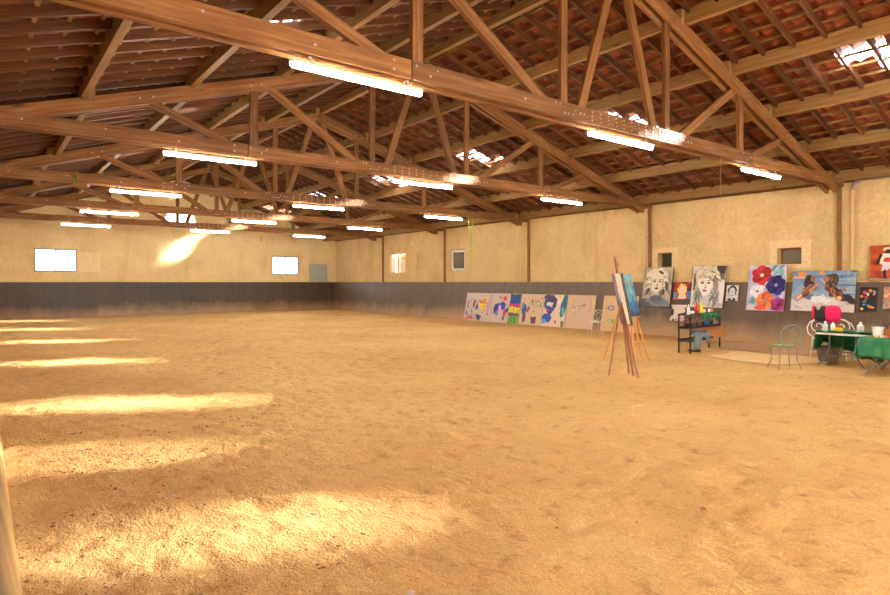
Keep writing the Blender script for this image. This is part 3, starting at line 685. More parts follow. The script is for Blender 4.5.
sheet('first painted sheet from the left, yellow flower and orange base stripe', 19.78, 18.14, a)
a = Art(1.0,1.18,(206,186,172),32,80,.05)
a.ell(.36,.48,.2,.13,(50,70,150),0,.4); a.ell(.62,.42,.16,.15,(40,80,170),30,.4); a.ell(.24,.58,.1,.12,(60,60,140)); a.ell(.48,.52,.09,.13,(230,150,210)); a.ell(.34,.68,.08,.10,(90,150,220)); a.ell(.80,.66,.09,.16,(200,60,80),10,.4); a.ell(.90,.56,.09,.08,(30,90,170)); a.ell(.72,.17,.11,.09,(200,60,50),0,.3); a.ell(.45,.14,.06,.05,(90,140,170)); a.ell(.75,.85,.06,.07,(40,90,170)); a.blobs(10,[(200,60,60),(60,60,130)],(.01,.03))
sheet('painted sheet with blue arch shapes and a red heart', 18.12, 17.12, a)
a = Art(.6,1.18,(220,190,150),33,60,.05)
a.rect(0,0,1,.1,(40,90,80),0,.03).rect(0,.08,1,.34,(44,84,160),0,.03).rect(0,.34,1,.45,(200,80,120),0,.03).rect(0,.45,1,.64,(236,214,50),0,.05).rect(0,.64,1,.74,(120,60,90),0,.03).rect(0,.74,1,1,(100,160,60),0,.03)
a.strokes(12,[(60,130,60),(40,90,70),(150,190,60)],.25,.03,(.0,.75,.9,.9),80); a.strokes(5,[(100,170,60)],.15,.03,(.1,.48,.9,.55),85)
sheet('narrow sheet painted in blue, yellow and green bands', 17.10, 16.52, a)
a = Art(1.2,1.18,(216,192,160),34,90,.05)
a.ell(.20,.5,.11,.18,(40,90,170),0,.6); a.ell(.14,.38,.06,.1,(60,130,180)); a.ell(.36,.5,.06,.12,(190,80,90),20); a.ell(.22,.78,.07,.15,(110,60,90),10); a.rect(.54,.72,.76,.95,(120,70,100),0,.04); a.blobs(30,[(110,160,80),(80,110,60),(60,60,60),(150,190,90)],(.01,.03),(.4,.12,.95,.4)); a.blobs(8,[(200,80,80),(170,100,150)],(.01,.03),(.1,.05,.9,.6)); a.ell(.62,.56,.06,.03,(180,130,170)); a.rect(0,0,.05,1,(206,180,140))
sheet('painted sheet with blue splash, green dots and purple square', 16.50, 15.34, a)
a = Art(1.06,1.18,(226,204,180),35,90,.05)
a.ell(.32,.14,.3,.12,(70,60,100),10,.6); a.ell(.12,.25,.09,.2,(80,66,104),0,.5); a.ell(.5,.3,.1,.16,(70,60,104),20,.5); a.ell(.2,.36,.1,.10,(50,120,190)); a.ell(.3,.5,.12,.12,(60,60,120)); a.ell(.22,.5,.07,.08,(180,40,50)); a.ell(.2,.74,.18,.14,(40,90,180),0,.6); a.ell(.1,.86,.1,.08,(110,170,200)); a.ell(.4,.46,.1,.07,(40,100,190)); a.ell(.25,.3,.12,.06,(210,224,234)); a.ell(.6,.85,.04,.06,(206,60,60)); a.ell(.7,.2,.12,.12,(236,216,210),0,.6); a.blobs(12,[(230,120,110),(220,100,110),(240,200,60)],(.015,.035),(.55,.02,.95,.9))
a.ell(.88,.35,.12,.36,(28,120,150),8,.3); a.ell(.86,.5,.05,.12,(120,180,190)); a.ell(.74,.1,.05,.07,(238,214,60)); a.ell(.9,.88,.07,.12,(110,130,100),0,.6)
sheet('painted sheet in dark purple, blue and a teal oval', 15.32, 14.22, a)
a = Art(1.22,1.18,(208,180,152),36,90,.05)
a.strokes(5,[(226,150,140),(90,160,140),(120,170,140)],.16,.012,(.15,.35,.5,.5),-30); a.ell(.3,.42,.12,.1,(214,190,160)); a.line((.16,.45),(.25,.34),.012,(90,160,140)); a.line((.25,.34),(.34,.42),.012,(90,160,140)); a.line((.28,.55),(.42,.48),.012,(100,170,150)); a.blobs(7,[(230,150,140),(226,130,130)],(.012,.03),(.1,.3,.55,.55)); a.ell(.62,.3,.05,.05,(150,150,60)); a.ell(.24,.16,.04,.04,(200,160,100)); a.line((.84,.1),(.85,.5),.014,(206,130,150)); a.ell(.96,.2,.03,.08,(220,220,60))
sheet('nearly plain beige sheet with small pink and green marks', 14.20, 12.98, a)
a = Art(1.34,1.18,(218,182,136),37,90,.05)
a.ell(.25,.34,.10,.08,(80,110,170)); a.ell(.25,.34,.06,.05,(210,180,150)); a.ell(.5,.28,.05,.05,(90,190,160)); a.ell(.55,.4,.04,.04,(70,70,140)); a.ell(.28,.72,.1,.06,(120,200,80)); a.ell(.25,.72,.05,.03,(216,184,140)); a.line((.36,.66),(.36,.76),.012,(90,180,80)); a.ell(.6,.62,.13,.12,(236,160,140),0,.6); a.blobs(5,[(70,100,150),(200,90,90)],(.01,.02))
sheet('beige sheet behind the easels with blue ring and green loop', 12.66, 11.32, a)

# ------------------------------------------------------------------ easels with canvases
EW = wood_mat('reddish_easel_wood', (112,70,50), (146,94,66), (180,126,92)); EW2 = wood_mat('orange_easel_wood', (176,112,50), (200,134,66), (214,152,84))
def rod(name, a, b, wd, h, m, par, bevel=.003): return beam(name, a, b, wd, h, m, par, up=(0,0,1) if abs((Vector(b)-Vector(a)).normalized().z) < .9 else (.3,1,0), bevel=bevel)
def easel(label, base, udir, back, m, hmast, apex, spread, rear, tray_z, bar_z=None, mastlow=.0, lean=.2):
    """udir: along the front pair, back: horizontal unit vector away from the canvas side"""
    t = thing('easel', label, 'easel', (base[0], base[1], 0)); U = Vector((*udir, 0)).normalized(); B = Vector((*back, 0)).normalized()
    tl = math.tan(lean); A = B*(apex*tl)+Vector((0,0,apex))
    for s in (-1, 1): rod('leg', U*s*spread/2, A+U*s*.03, .030, .020, m, t)
    rod('rear_leg', B*rear, A+B*.03-Vector((0,0,.05)), .030, .020, m, t)
    z0 = mastlow; rod('mast', B*(z0*tl)+Vector((0,0,z0)), B*(hmast*tl)+Vector((0,0,hmast)), .03, .03, m, t)
    k = tray_z; P = B*(k*tl-.03)+Vector((0,0,k)); rod('tray', P-U*.26, P+U*.26, .06, .02, m, t)
    if bar_z:
        f = 1-bar_z/apex; P = B*(bar_z*tl)+Vector((0,0,bar_z)); hw = spread/2*f+.05*(1-f); rod('crossbar', P-U*hw, P+U*hw, .02, .03, m, t)
    P = B*(hmast*.93*tl-.015)+Vector((0,0,hmast*.93)); rod('clamp', P-U*.03, P+U*.03, .05, .06, m, t)
    return t
easel('reddish wooden tripod easel seen from behind, nearest on the sand', (8.86,6.19), (.63,.77), (-.77,.63), EW, 2.04, 1.25, .58, .42, .88, lean=.155)
easel('orange wooden A frame easel just behind the reddish easel', (10.37,7.03), (.96,.28), (-.28,.96), EW2, 1.72, 1.55, .80, .80, .90, .42)
def canvas(name, label, c, yaw, lean, w_, h_, front, backart=None, s=1):
    U = Vector((math.cos(yaw), math.sin(yaw), 0)); N_ = Vector((-math.sin(yaw), math.cos(yaw), 0)); V = Vector((0,0,1))*math.cos(lean)+N_*math.sin(lean)
    o = MB().box(-w_/2, w_/2, 0, h_, -.016, 0).build(name, EDGE); tag(o, label, 'painting')
    place(o, Vector(c)-V*h_/2, U, V); return o
# canvas A (we look at its stretcher back)
o = canvas('canvas_painting', 'striped canvas on the reddish easel, seen from behind', (8.66,6.29,1.32), -2.258, -.196, .70, .88, None)
a = Art(.7,.88,(214,204,200),41,60,.05); a.rect(0,0,.34,.5,(150,110,140),0,.05); a.rect(0,.45,.36,1,(60,110,150),0,.05); a.rect(.34,0,.86,1,(252,250,246),0,.02); a.rect(.86,0,1,1,(46,48,58),0,.01); a.rect(0,0,.06,1,(70,50,80),0,.02); a.strokes(8,[(180,130,160),(90,130,170)],.15,.02,(.05,.05,.25,.9),80)
U_ = None
# camera side is local -z here: mirrored picture on that face
p = picture(a, .695, .875, .0015, o)
p2 = picture(Art(.7,.88,(120,150,170),42,50).mottled([(60,110,140),(120,150,170),(200,200,206)],2), .695, .875, -.0175, o); p2.data.flip_normals()
o = canvas('canvas_painting', 'teal and blue canvas on the orange easel', (10.3,7.26,1.34), .286, .232, .60, .86, None)
a = Art(.6,.86,(70,130,142),43,60,.05).mottled([(64,118,132),(84,140,150),(100,152,158),(56,104,124)],2.2)
a.rect(0,.55,1,.85,(40,100,140),0,.12); a.rect(0,.86,1,1,(44,52,60),0,.08); a.rect(0,0,.12,1,(48,66,78),0,.03); a.rect(.55,0,.72,.5,(130,176,176),-.2,.08); a.strokes(14,[(110,160,165),(60,110,130),(40,90,120)],.25,.02,(.1,.05,.8,.8),80)
# faces the camera: canvas normal (u x v) points to -N
picture(a, .595, .855, .0015, o)

# ------------------------------------------------------------------ paint trolley
CAS = Vector((12.60,7.46,0)); cl = 1.80
t = thing('paint_trolley', 'black metal shelf trolley crowded with paint and jars', 'trolley', CAS, math.atan2(.26, 1.78))
for (x, y) in ((0,-.13),(0,.13),(cl,-.13),(cl,.13)): MB().box(x-.014,x+.014,y-.014,y+.014,-.03,.87).build('post', BLACK, t)
for z in (.26,.55,.85): 
    s_ = MB().box(0,cl,-.13,.13,z-.008,z+.008)
    for y in (-.13,.13): s_.box(0,cl,y-.008,y+.008,z+.0,z+.04)
    s_.build('shelf', BLACK if z < .8 else mat('dark_tray', (70,62,54), .6), t)
def trolley_pt(u, v, z):
    a_ = math.atan2(.26, 1.78); return (CAS.x+u*math.cos(a_)-v*math.sin(a_), CAS.y+u*math.sin(a_)+v*math.cos(a_), z)
GREENC = mat('green_plastic_sheet', (26,112,70), .32, spec=.5, var=.25, vscale=7, bump=.4)
def cloth_strip(name, label, cat, path_pts, m, parent=None):
    pass
# green cloth over the right half of the trolley top
ca = MB(); n = 22; rowsz = [(.13,.872),(-.02,.874),(-.142,.872),(-.150,.80),(-.152,.72)]
V = []
for i in range(n+1):
    u = .62+1.17*i/n
    for j, (v, z) in enumerate(rowsz):
        dz = (.05*math.sin(u*11)+.03*math.sin(u*23+1)) if j == 4 else 0; dv = -.012*math.sin(u*19) if j > 2 else 0
        V.append((u, v+dv, z+dz if j == 4 else z+.002*math.sin(u*30)))
o = grid_mesh('green_cloth', np.array(V), n+1, 5, GREENC); o.location = (CAS.x, CAS.y, 0); o.rotation_euler.z = math.atan2(.26,1.78)
sd = o.modifiers.new('s','SOLIDIFY'); sd.thickness = .004; tag(o, 'green plastic sheet draped over the trolley top', 'cloth')

COLS = dict(white=(236,234,228), red=(206,40,40), green=(70,150,60), yellow=(238,206,40), blue=(40,90,190), orange=(226,120,40), pink=(220,70,130), black=(34,34,38), brown=(110,70,46), amber=(176,96,36), clear=(190,196,196))
MC = {k: mat('plastic_'+k, v, .35, spec=.5) for k, v in COLS.items()}
def bottle(label, loc, col, h=.2, r=.03, cap='white', group=None):
    t = thing('paint_bottle', label, 'bottle', loc, 0, group)
    MB().lathe([(r*.9,0),(r,.01),(r,h*.62),(r*.45,h*.78),(r*.4,h*.84)]).build('body', MC[col], t)
    MB().lathe([(r*.42,h*.84),(r*.42,h*.92),(r*.12,h)]).build('cap', MC[cap], t); return t
def jar(label, loc, col, h=.12, r=.045, brushes=0, group=None):
    t = thing('jar', label, 'jar', loc, 0, group)
    MB().lathe([(r*.9,0),(r,.01),(r*1.02,h),(r*.9,h),(r*.85,.02),(.001,.02)]).build('pot', MC[col], t)
    for q in range(brushes):
        an = q*2.4; d = Vector((math.cos(an)*.5, math.sin(an)*.5, 1)).normalized(); L_ = .16+.03*(q % 3)
        b_ = Vector((0,0,.03)); e = b_+d*L_*1.1
        br = MB().tube([b_, e], .0045, 6).build('brush', MC[['brown','black','amber','black','red'][q % 5]], t)
        MB().tube([e, e+d*.012, e+d*.035], [.006,.008,.002], 6).build('bristle', MC['black'], br)
    return t
tz = .857
bottle('white squeeze bottle, leftmost on the trolley top', trolley_pt(.22,0,tz), 'white', .24, .036)
bottle('red paint bottle on the trolley top', trolley_pt(.66,-.02,.88), 'red', .24, .05, 'red')
bottle('green paint bottle between red and yellow on the trolley', trolley_pt(.80,0,.88), 'green', .27, .032, 'green')
bottle('yellow paint bottle on the trolley top', trolley_pt(.90,-.02,.88), 'yellow', .28, .045, 'yellow')
jar('low yellow tub on the trolley top', trolley_pt(1.08,0,.88), 'yellow', .08, .06)
jar('small blue and white tub on the trolley top', trolley_pt(1.26,0,.88), 'blue', .08, .05)
jar('low white tub on the trolley top', trolley_pt(1.38,0,.88), 'white', .07, .05)
jar('orange tub at the right end of the trolley top', trolley_pt(1.55,0,.88), 'orange', .08, .06)
jar('white tub beside the white bottle on the trolley', trolley_pt(.42,0,tz), 'white', .08, .05)
k = 0
for u, c in ((.12,'black'),(.3,'black'),(.48,'brown'),(.66,'black'),(.84,'brown'),(1.02,'black'),(1.2,'blue'),(1.38,'blue'),(1.56,'black')):
    jar({'black':'dark jar of brushes','brown':'brown jar of brushes','clear':'clear jar of brushes','blue':'blue jar of brushes'}[c]+' on the trolley middle shelf, number %d from the left' % (k+1) if 0 else '%s jar of brushes, %s on the trolley middle shelf' % (c, ['leftmost','second from left','third from left','fourth from left','central','fourth from right','third from right','second from right','rightmost'][k]), trolley_pt(u, 0, .558), c, .11, .055, 4, 'brush jars on the trolley middle shelf'); k += 1
# cardboard box and cloth on the lower shelf
BOXM = mat('brown_cardboard', (186,128,76), .85, var=.06)
t = thing('cardboard_box', 'open brown cardboard box resting on the right of the trolley', 'box', trolley_pt(1.36,-.05,.268), math.atan2(.26,1.78))
w_, d_, h_ = .60, .34, .24
MB().box(0,w_,-d_/2,d_/2,0,.006).box(0,w_,-d_/2,-d_/2+.006,0,h_).box(0,w_,d_/2-.006,d_/2,0,h_).box(0,.006,-d_/2,d_/2,0,h_).box(w_-.006,w_,-d_/2,d_/2,0,h_).build('body', BOXM, t)
MB().prism([(0,-d_/2,h_),(w_,-d_/2,h_),(w_,-d_/2-.06,h_+.04),(0,-d_/2-.06,h_+.04)], (0,.005,0)).build('flap', mat('grey_card', (150,138,126), .85), t)
RAG = mat('grey_blue_rag', (112,118,124), .9, var=.35, vscale=12); 
V = []; nu, nv = 22, 12
for i in range(nu):
    for j in range(nv):
        u = .12+.95*i/(nu-1); s_ = j/(nv-1); hang = .18+.10*math.sin(u*7)+.05*math.sin(u*17)
        y = -.02-.16*min(1, s_*2); z = .46-.02*math.sin(9*u)-(0 if s_ < .4 else (s_-.4)/.6*(hang+.06))-.05*s_
        V.append((u, y-.03*math.sin(14*u+3*s_), z+.02*math.sin(20*u+6*s_)))
o = grid_mesh('rag', np.array(V), nu, nv, RAG); o.location = (CAS.x, CAS.y, 0); o.rotation_euler.z = math.atan2(.26,1.78); sd = o.modifiers.new('s','SOLIDIFY'); sd.thickness = .008
tag(o, 'crumpled grey blue rag hanging from the trolley lower shelf', 'cloth')
o = MB().lathe([(.13,0),(.16,.02),(.15,.03),(.10,.025)], n=18).build('plate', BLACK, loc=trolley_pt(.55,.0,.0)); tag(o, 'dark round lid lying on the sand under the trolley', 'lid')

# ------------------------------------------------------------------ chairs
def bistro_chair(label, loc, rz, fm, seatm, back_h=.82, wd=.38, dp=.30, sz=.42, rag=False):
    t = thing('metal_garden_chair', label, 'chair', loc, rz)
    hw, hd = wd/2, dp/2
    ring = [(hw*.95*math.cos(a_), hd*math.sin(a_)*1.1, sz) for a_ in np.linspace(0, 2*math.pi, 25)[:-1]]
    MB().tube(ring, .009, 8, True).build('seat_ring', fm, t)
    MB().lathe([(.01,0),(hw*.9,0),(hw*.93,.006),(hw*.9,.012),(.01,.012)], n=24).build('seat', seatm, t, (0,0,sz-.002)).scale.y = hd*1.1/hw
    for sx in (-1, 1):
        for sy in (-1, 1):
            MB().tube([(sx*hw*.78, sy*hd*.75, sz), (sx*hw*.86, sy*hd*.85, sz-.05), (sx*hw*.88, sy*hd*.9, .16), (sx*hw*.98, sy*hd*1.05, .10), (sx*hw*1.12, sy*hd*1.25, .03), (sx*hw*1.12, sy*hd*1.25, -.01)], .009, 8).build('leg', fm, t)
    # round wire back on the -y side
    cz = sz+(back_h-sz)*.55; rz_ = (back_h-sz)*.45; yb = lambda z: -hd-.10*(z-sz)/(back_h-sz)
    P = [(hw*.55, -hd*.95, sz)]
    for a_ in np.linspace(-60, 240, 26):
        a__ = math.radians(a_); z = cz+rz_*math.sin(a__); P.append((hw*1.05*math.cos(a__), yb(z), z))
    P.append((-hw*.55, -hd*.95, sz)); MB().tube(P, .009, 8).build('back_frame', fm, t)
    for sx in (-1, 1):
        Q = [(sx*hw*.12, yb(sz), sz+.01), (sx*hw*.2, yb(cz), cz-.05), (sx*hw*.62, yb(cz), cz+rz_*.35), (sx*hw*.4, yb(cz), cz+rz_*.75), (sx*hw*.1, yb(cz), cz+rz_*.5), (sx*hw*.15, yb(cz), cz+rz_*.2)]
        MB().tube(Q, .006, 6).build('back_scroll', fm, t)
    return t
GREYM = mat('weathered_grey_paint', (128,140,124), .6, var=.3, vscale=18); GSEAT = mat('lime_green_seat', (130,180,70), .6, var=.2, vscale=20)
bistro_chair('grey wrought iron chair with green seat on the floor sheets', (11.85,5.01,0), -.60, GREYM, GSEAT, .82, .38, .27)
WIREM = mat('pale_wire_paint', (214,200,178), .5)
bistro_chair('pale wire chair in front of the beige painted sheets', (14.3,11.3,0), -.5, WIREM, mat('bare_seat', (196,178,150), .7), .80, .36, .32)
V = [(.16*math.cos(a_)*r_, .13*math.sin(a_)*r_, .435+.05*(1-r_)+.015*math.sin(5*a_)) for r_ in (0,.4,.8,1.0) for a_ in np.linspace(0,2*math.pi,17)]
o = grid_mesh('white_rag', np.array(V), 4, 17, mat('white_rag', (238,236,230), .9)); o.location = (14.3,11.3,0); sd = o.modifiers.new('s','SOLIDIFY'); sd.thickness = .006; tag(o, 'white rag lying on the pale wire chair seat', 'cloth')

# ------------------------------------------------------------------ tables
TZ = .62
def ftable(name, label, x0, x1, y0, y1, top_m, legm):
    t = thing(name, label, 'table', ((x0+x1)/2, (y0+y1)/2, 0)); hx, hy = (x1-x0)/2, (y1-y0)/2
    MB().box(-hx, hx, -hy, hy, TZ-.03, TZ).build('tabletop', top_m, t, bevel=.008)
    for sx in (-1, 1):
        for sy in (-1, 1):
            MB().tube([(sx*(hx-.10), sy*(hy-.22), TZ-.03), (sx*(hx-.08), sy*(hy-.22), .30), (sx*(hx-.04), sy*(hy-.16), .14), (sx*(hx-.01), sy*(hy-.05), .0)], .014, 8).build('leg', legm, t)
        MB().tube([(sx*(hx-.07), -(hy-.2), .2), (sx*(hx-.07), (hy-.2), .2)], .009, 8).build('stretcher', legm, t)
    return t
LEGM = mat('grey_blue_steel', (96,110,120), .45, .3)
ftable('folding_table', 'white topped folding table with green cover, left of the pair', 12.88, 13.72, 4.00, 4.88, WHITE, LEGM)
ftable('trestle_table', 'table wrapped in green plastic at the right edge', 12.25, 13.10, 2.2, 3.90, WHITE, LEGM)
def cover(name, label, x0, x1, y0, y1, z, drops, seed, m=GREENC, amp=.022):
    """plastic cover; drops = hang length on (-x, +x, -y, +y) sides (0 = none)"""
    dx0, dx1, dy0, dy1 = drops; n = 46
    us = np.concatenate([np.linspace(-dx0, 0, 10, endpoint=False) if dx0 else [], np.linspace(0, x1-x0, n), (np.linspace(0, dx1, 10)[1:]+(x1-x0)) if dx1 else []])
    vs = np.concatenate([np.linspace(-dy0, 0, 10, endpoint=False) if dy0 else [], np.linspace(0, y1-y0, n), (np.linspace(0, dy1, 10)[1:]+(y1-y0)) if dy1 else []])
    U, Vv = np.meshgrid(us, vs, indexing='ij'); Lx, Ly = x1-x0, y1-y0
    ox = np.where(U < 0, -U, np.where(U > Lx, U-Lx, 0)); oy = np.where(Vv < 0, -Vv, np.where(Vv > Ly, Vv-Ly, 0))
    hang = np.hypot(ox, oy)*np.where((ox > 0) & (oy > 0), .93, 1); e = .012
    fold = .030*np.sin(Vv*15+seed)+.02*np.sin(Vv*31+2*seed); foldy = .030*np.sin(U*16+seed)
    X = x0+np.clip(U, 0, Lx)+np.where(U < 0, -e, 0)+np.where(U > Lx, e, 0)-np.where(U < 0, (hang+.05)*(.3+fold*3)*.5, 0)+np.where(U > Lx, hang*(.1+fold), 0)
    Y = y0+np.clip(Vv, 0, Ly)+np.where(Vv < 0, -e, 0)+np.where(Vv > Ly, e, 0)-np.where(Vv < 0, hang*(.15+foldy), 0)+np.where(Vv > Ly, (hang+.05)*(.22+foldy*2)*.7, 0)
    Z = z+.012+amp*np.abs(vnoise(U*4+9, Vv*4+9, .5, seed))-hang*(1-.22*np.sin(Vv*3.1+seed)*np.sign(ox)-.18*np.sin(U*5+seed)*np.sign(oy))
    o = grid_mesh(name, np.stack([X, Y, Z], -1), len(us), len(vs), m); sd = o.modifiers.new('s','SOLIDIFY'); sd.thickness = .003; return o
o = cover('plastic_table_cover', '', 12.25-.005, 13.10, 2.2, 3.90+.005, TZ, (.42,0,0,.36), 3, amp=.05); tag(o, 'crinkled green plastic cover on the right edge table', 'tablecloth')
o = cover('plastic_table_cover', '', 12.96, 13.725, 4.00, 4.885, TZ, (0,.50,0,.36), 5, amp=.10); tag(o, 'green plastic cover hanging behind the white topped table', 'tablecloth')

# things on the white topped table
zt1 = TZ+.018
bottle('white bottle with blue cap at the left table end', (13.25,4.70,zt1), 'white', .20, .04, 'blue')
bottle('clear bottle beside the blue capped bottle', (13.15,4.80,zt1), 'clear', .20, .045, 'white')
jar('amber jar on the left table', (13.3,4.6,zt1), 'amber', .13, .04)
jar('yellow tub on the left table', (13.12,4.56,zt1), 'yellow', .08, .07)
bottle('rounded white bottle right of the pink jacket', (13.4,4.28,zt1), 'white', .20, .06, 'white')
# things on the right table
zt2 = TZ+.016
t = thing('bucket', 'white plastic bucket on the right edge table', 'bucket', (12.75,3.80,zt2)); MB().lathe([(.075,0),(.09,.15),(.097,.152),(.097,.162),(.085,.162),(.07,.01),(.001,.01)], n=20).build('body', MC['white'], t)
jar('amber glass jar of brushes on the right table', (12.68,3.60,zt2), 'amber', .14, .06, 5)
jar('dark red jar in front of the small propped painting', (12.72,3.40,zt2), 'brown', .15, .07, 3)
jar('pink jar on the right table', (12.86,3.56,zt2), 'pink', .20, .05, 2)
bottle('white paint bottle right of the propped painting', (12.64,3.26,zt2), 'white', .24, .045, 'white')
bottle('clear bottle at the frame edge on the right table', (12.75,3.14,zt2), 'clear', .22, .04, 'red')
pc = ['yellow','white','orange','green','pink','white','blue','yellow','red','white']
for q in range(10):
    jar('%s low paint pot, %s in the row on the right table edge' % (pc[q], ['first','second','third','fourth','fifth','sixth','seventh','eighth','ninth','tenth'][q]), (12.36+.05*(q % 2), 3.72-.085*q, zt2), pc[q], .035, .035, 0, 'paint pots on the right table')
a = Art(.4,.34,(226,220,214),51,40).mottled([(230,226,220),(214,206,200)],2); a.ell(.5,.4,.28,.22,(222,90,110),0,.6); a.ell(.35,.55,.15,.12,(120,170,110),0,.6); a.ell(.7,.6,.12,.14,(236,190,90),0,.6)
o = MB().box(-.2,.2,0,.34,0,.015).build('canvas_painting', PALE_EDGE); tag(o, 'small white canvas with pink flower propped on right table', 'painting')
place(o, (12.98,3.47,zt2+.006), Vector((.25,-1,0)), Vector((.2,.05,1))); picture(a,.396,.336,.0165,o)

# white scroll chair behind the left table with the jacket on it
CW = mat('white_iron_paint', (232,226,210), .5)
t = thing('scroll_iron_chair', 'white wrought iron chair with curled back behind left table', 'chair', (14.05,5.0,0), 0)
hw = .34
MB().tube([(-.20,-hw+.03,.42),(.20,-hw+.03,.42),(.20,hw-.03,.42),(-.20,hw-.03,.42)], .011, 8, True).build('seat_frame', CW, t)
s_ = MB()
for q in range(7): y = -hw+.1+q*(2*hw-.2)/6; s_.tube([(-.2,y,.422),(.2,y,.422)], .007, 6)
s_.build('seat', CW, t)
for sx in (-1,1):
    for sy in (-1,1): MB().tube([(sx*.19,sy*(hw-.04),.42),(sx*.2,sy*(hw-.02),.2),(sx*.22,sy*hw,-.01)], .011, 8).build('leg', CW, t)
def spiral(y0, s):
    P = []
    for a_ in np.linspace(0, 2.6*math.pi, 40):
        r_ = .16*(1-a_/(3.2*math.pi)); P.append((-.1, y0+s*(.02+r_*math.cos(a_+math.pi/2)*-1), .67+r_*math.sin(a_+math.pi/2)))
    return P
for sy in (-1,1):
    MB().tube([(-.1,sy*(hw-.04),.42),(-.1,sy*(hw+.08),.52),(-.1,sy*(hw+.10),.64),(-.1,sy*(hw+.04),.76),(-.1,sy*(hw-.08),.83),(-.1,sy*.10,.85),(-.1,0,.85)], .012, 8).build('back_frame', CW, t)
    MB().tube(spiral(sy*(hw-.14), sy), .011, 8).build('back_scroll', CW, t)
# jacket draped on that chair
PINK = mat('pink_nylon', (226,24,92), .5, var=.15, vscale=10, bump=.3); JBLK = mat('black_nylon', (44,42,44), .6, var=.3, vscale=10, bump=.3)
t = thing('jacket', 'pink and black jacket bundled over the white iron chair', 'jacket', (13.97,5.08,.79))
def lump(name, cy, cz, ry, rz_, rx, m, seed, pinch=0):
    V = []; nu, nv = 28, 16
    for i in range(nu):
        a_ = 2*math.pi*i/(nu-1)
        for j in range(nv):
            b_ = math.pi*(j/(nv-1)-.5); k_ = 1+.10*math.sin(3*a_+seed)*math.cos(b_)+.06*math.sin(7*a_+2*seed+3*b_)
            cb = abs(math.cos(b_))**.6
            V.append((rx*cb*math.cos(a_)*k_, cy+ry*cb*math.sin(a_)*k_, cz+rz_*math.copysign(abs(math.sin(b_))**.7, b_)*k_))
    return grid_mesh(name, np.array(V), nu, nv, m, t)
lump('black_panel', .09, .15, .14, .16, .09, JBLK, 1); lump('pink_panel', -.13, .15, .15, .17, .10, PINK, 2); lump('sleeve', .235, .17, .035, .14, .06, PINK, 3)
lump('collar', .13, .27, .06, .06, .08, mat('grey_lining', (180,170,158), .8), 4)

# basket below the table
WK = mat('grey_wicker', (120,104,94), .85, var=.45, vscale=40, stretch=(1,1,3), bump=.8)
t = thing('wicker_basket', 'grey wicker basket under the left table', 'basket', (13.45,4.86,0))
prof = [(.14,0),(.16,.02),(.175,.12),(.20,.24),(.215,.30),(.22,.315),(.20,.315),(.185,.24),(.15,.03),(.001,.025)]
MB().lathe(prof, n=28).build('body', WK, t)
rr = MB()
for z, r_ in ((.06,.168),(.12,.178),(.18,.19),(.24,.203),(.31,.216)): rr.tube([(r_*math.cos(a_), r_*math.sin(a_), z) for a_ in np.linspace(0,2*math.pi,29)[:-1]], .009, 6, True)
rr.build('woven_band', WK, t)

# cardboard sheets on the sand
def flat(label, pts, m, z=.012):
    P = [(x, y, z) for x, y in pts]; c = Vector((sum(x for x, y in pts)/len(pts), sum(y for x, y in pts)/len(pts), 0))
    o = MB().prism([(x-c.x, y-c.y, 0) for x, y in pts], (0,0,.012)).build('floor_sheet', m, loc=(c.x, c.y, z)); return tag(o, label, 'floor sheet', 'card sheets on the sand')
FS = mat('dusty_card', (222,184,126), .9, var=.10, vscale=3); FS2 = mat('pinkish_card', (198,158,120), .9, var=.08, vscale=3)
flat('pale card sheet on the sand under the chair, nearest one', [(12.41,6.80),(13.05,6.72),(13.72,6.95),(13.75,6.05),(13.95,5.2),(13.28,4.80),(12.16,5.30),(12.07,5.94),(12.2,6.4)], FS, .010)
flat('pinkish brown card sheet behind, along the kickboard foot', [(14.05,7.45),(15.5,8.0),(15.9,7.0),(15.85,5.2),(15.7,3.8),(14.55,3.7),(14.55,5.2),(13.98,6.15)], FS2, .010)

# ------------------------------------------------------------------ things on the walls
MIR = mat('mirror_glass', (186,194,190), .12, .4)  # pale, partly diffuse base paints in the bright reflection
t = thing('wall_mirror', 'tall mirror pane leaning on the far kickboard near the corner', 'mirror', (15.58,YF-.06,1.625))
o = MB().box(-.57,.57,-.012,0,0,1.09).build('glass', MIR, t, rot=(math.radians(-4),0,0))
f = MB().box(-.585,-.57,-.02,.004,0,1.1).box(.57,.585,-.02,.004,0,1.1).box(-.585,.585,-.02,.004,1.09,1.105).build('frame', STEEL, t, rot=(math.radians(-4),0,0))
PIPE = mat('grey_pipe', (150,144,132), .5); PIPE2 = mat('cream_pipe', (214,184,138), .6)
t = thing('wall_conduit', 'cream and grey pipe with elbow on right wall by first post', 'pipe', (16.70,5.50,1.63))
MB().tube([(0,0,0),(0,0,2.2)], .035, 10).build('down_pipe', PIPE2, t)
MB().tube([(0,0,2.2),(0,-.02,2.3),(0,-.08,2.38),(0,-.18,2.42)], .042, 10).build('elbow', PIPE, t)
MB().tube([(0,-.18,2.42),(0,-4.4,2.42)], .03, 10).build('conduit', PIPE, t)
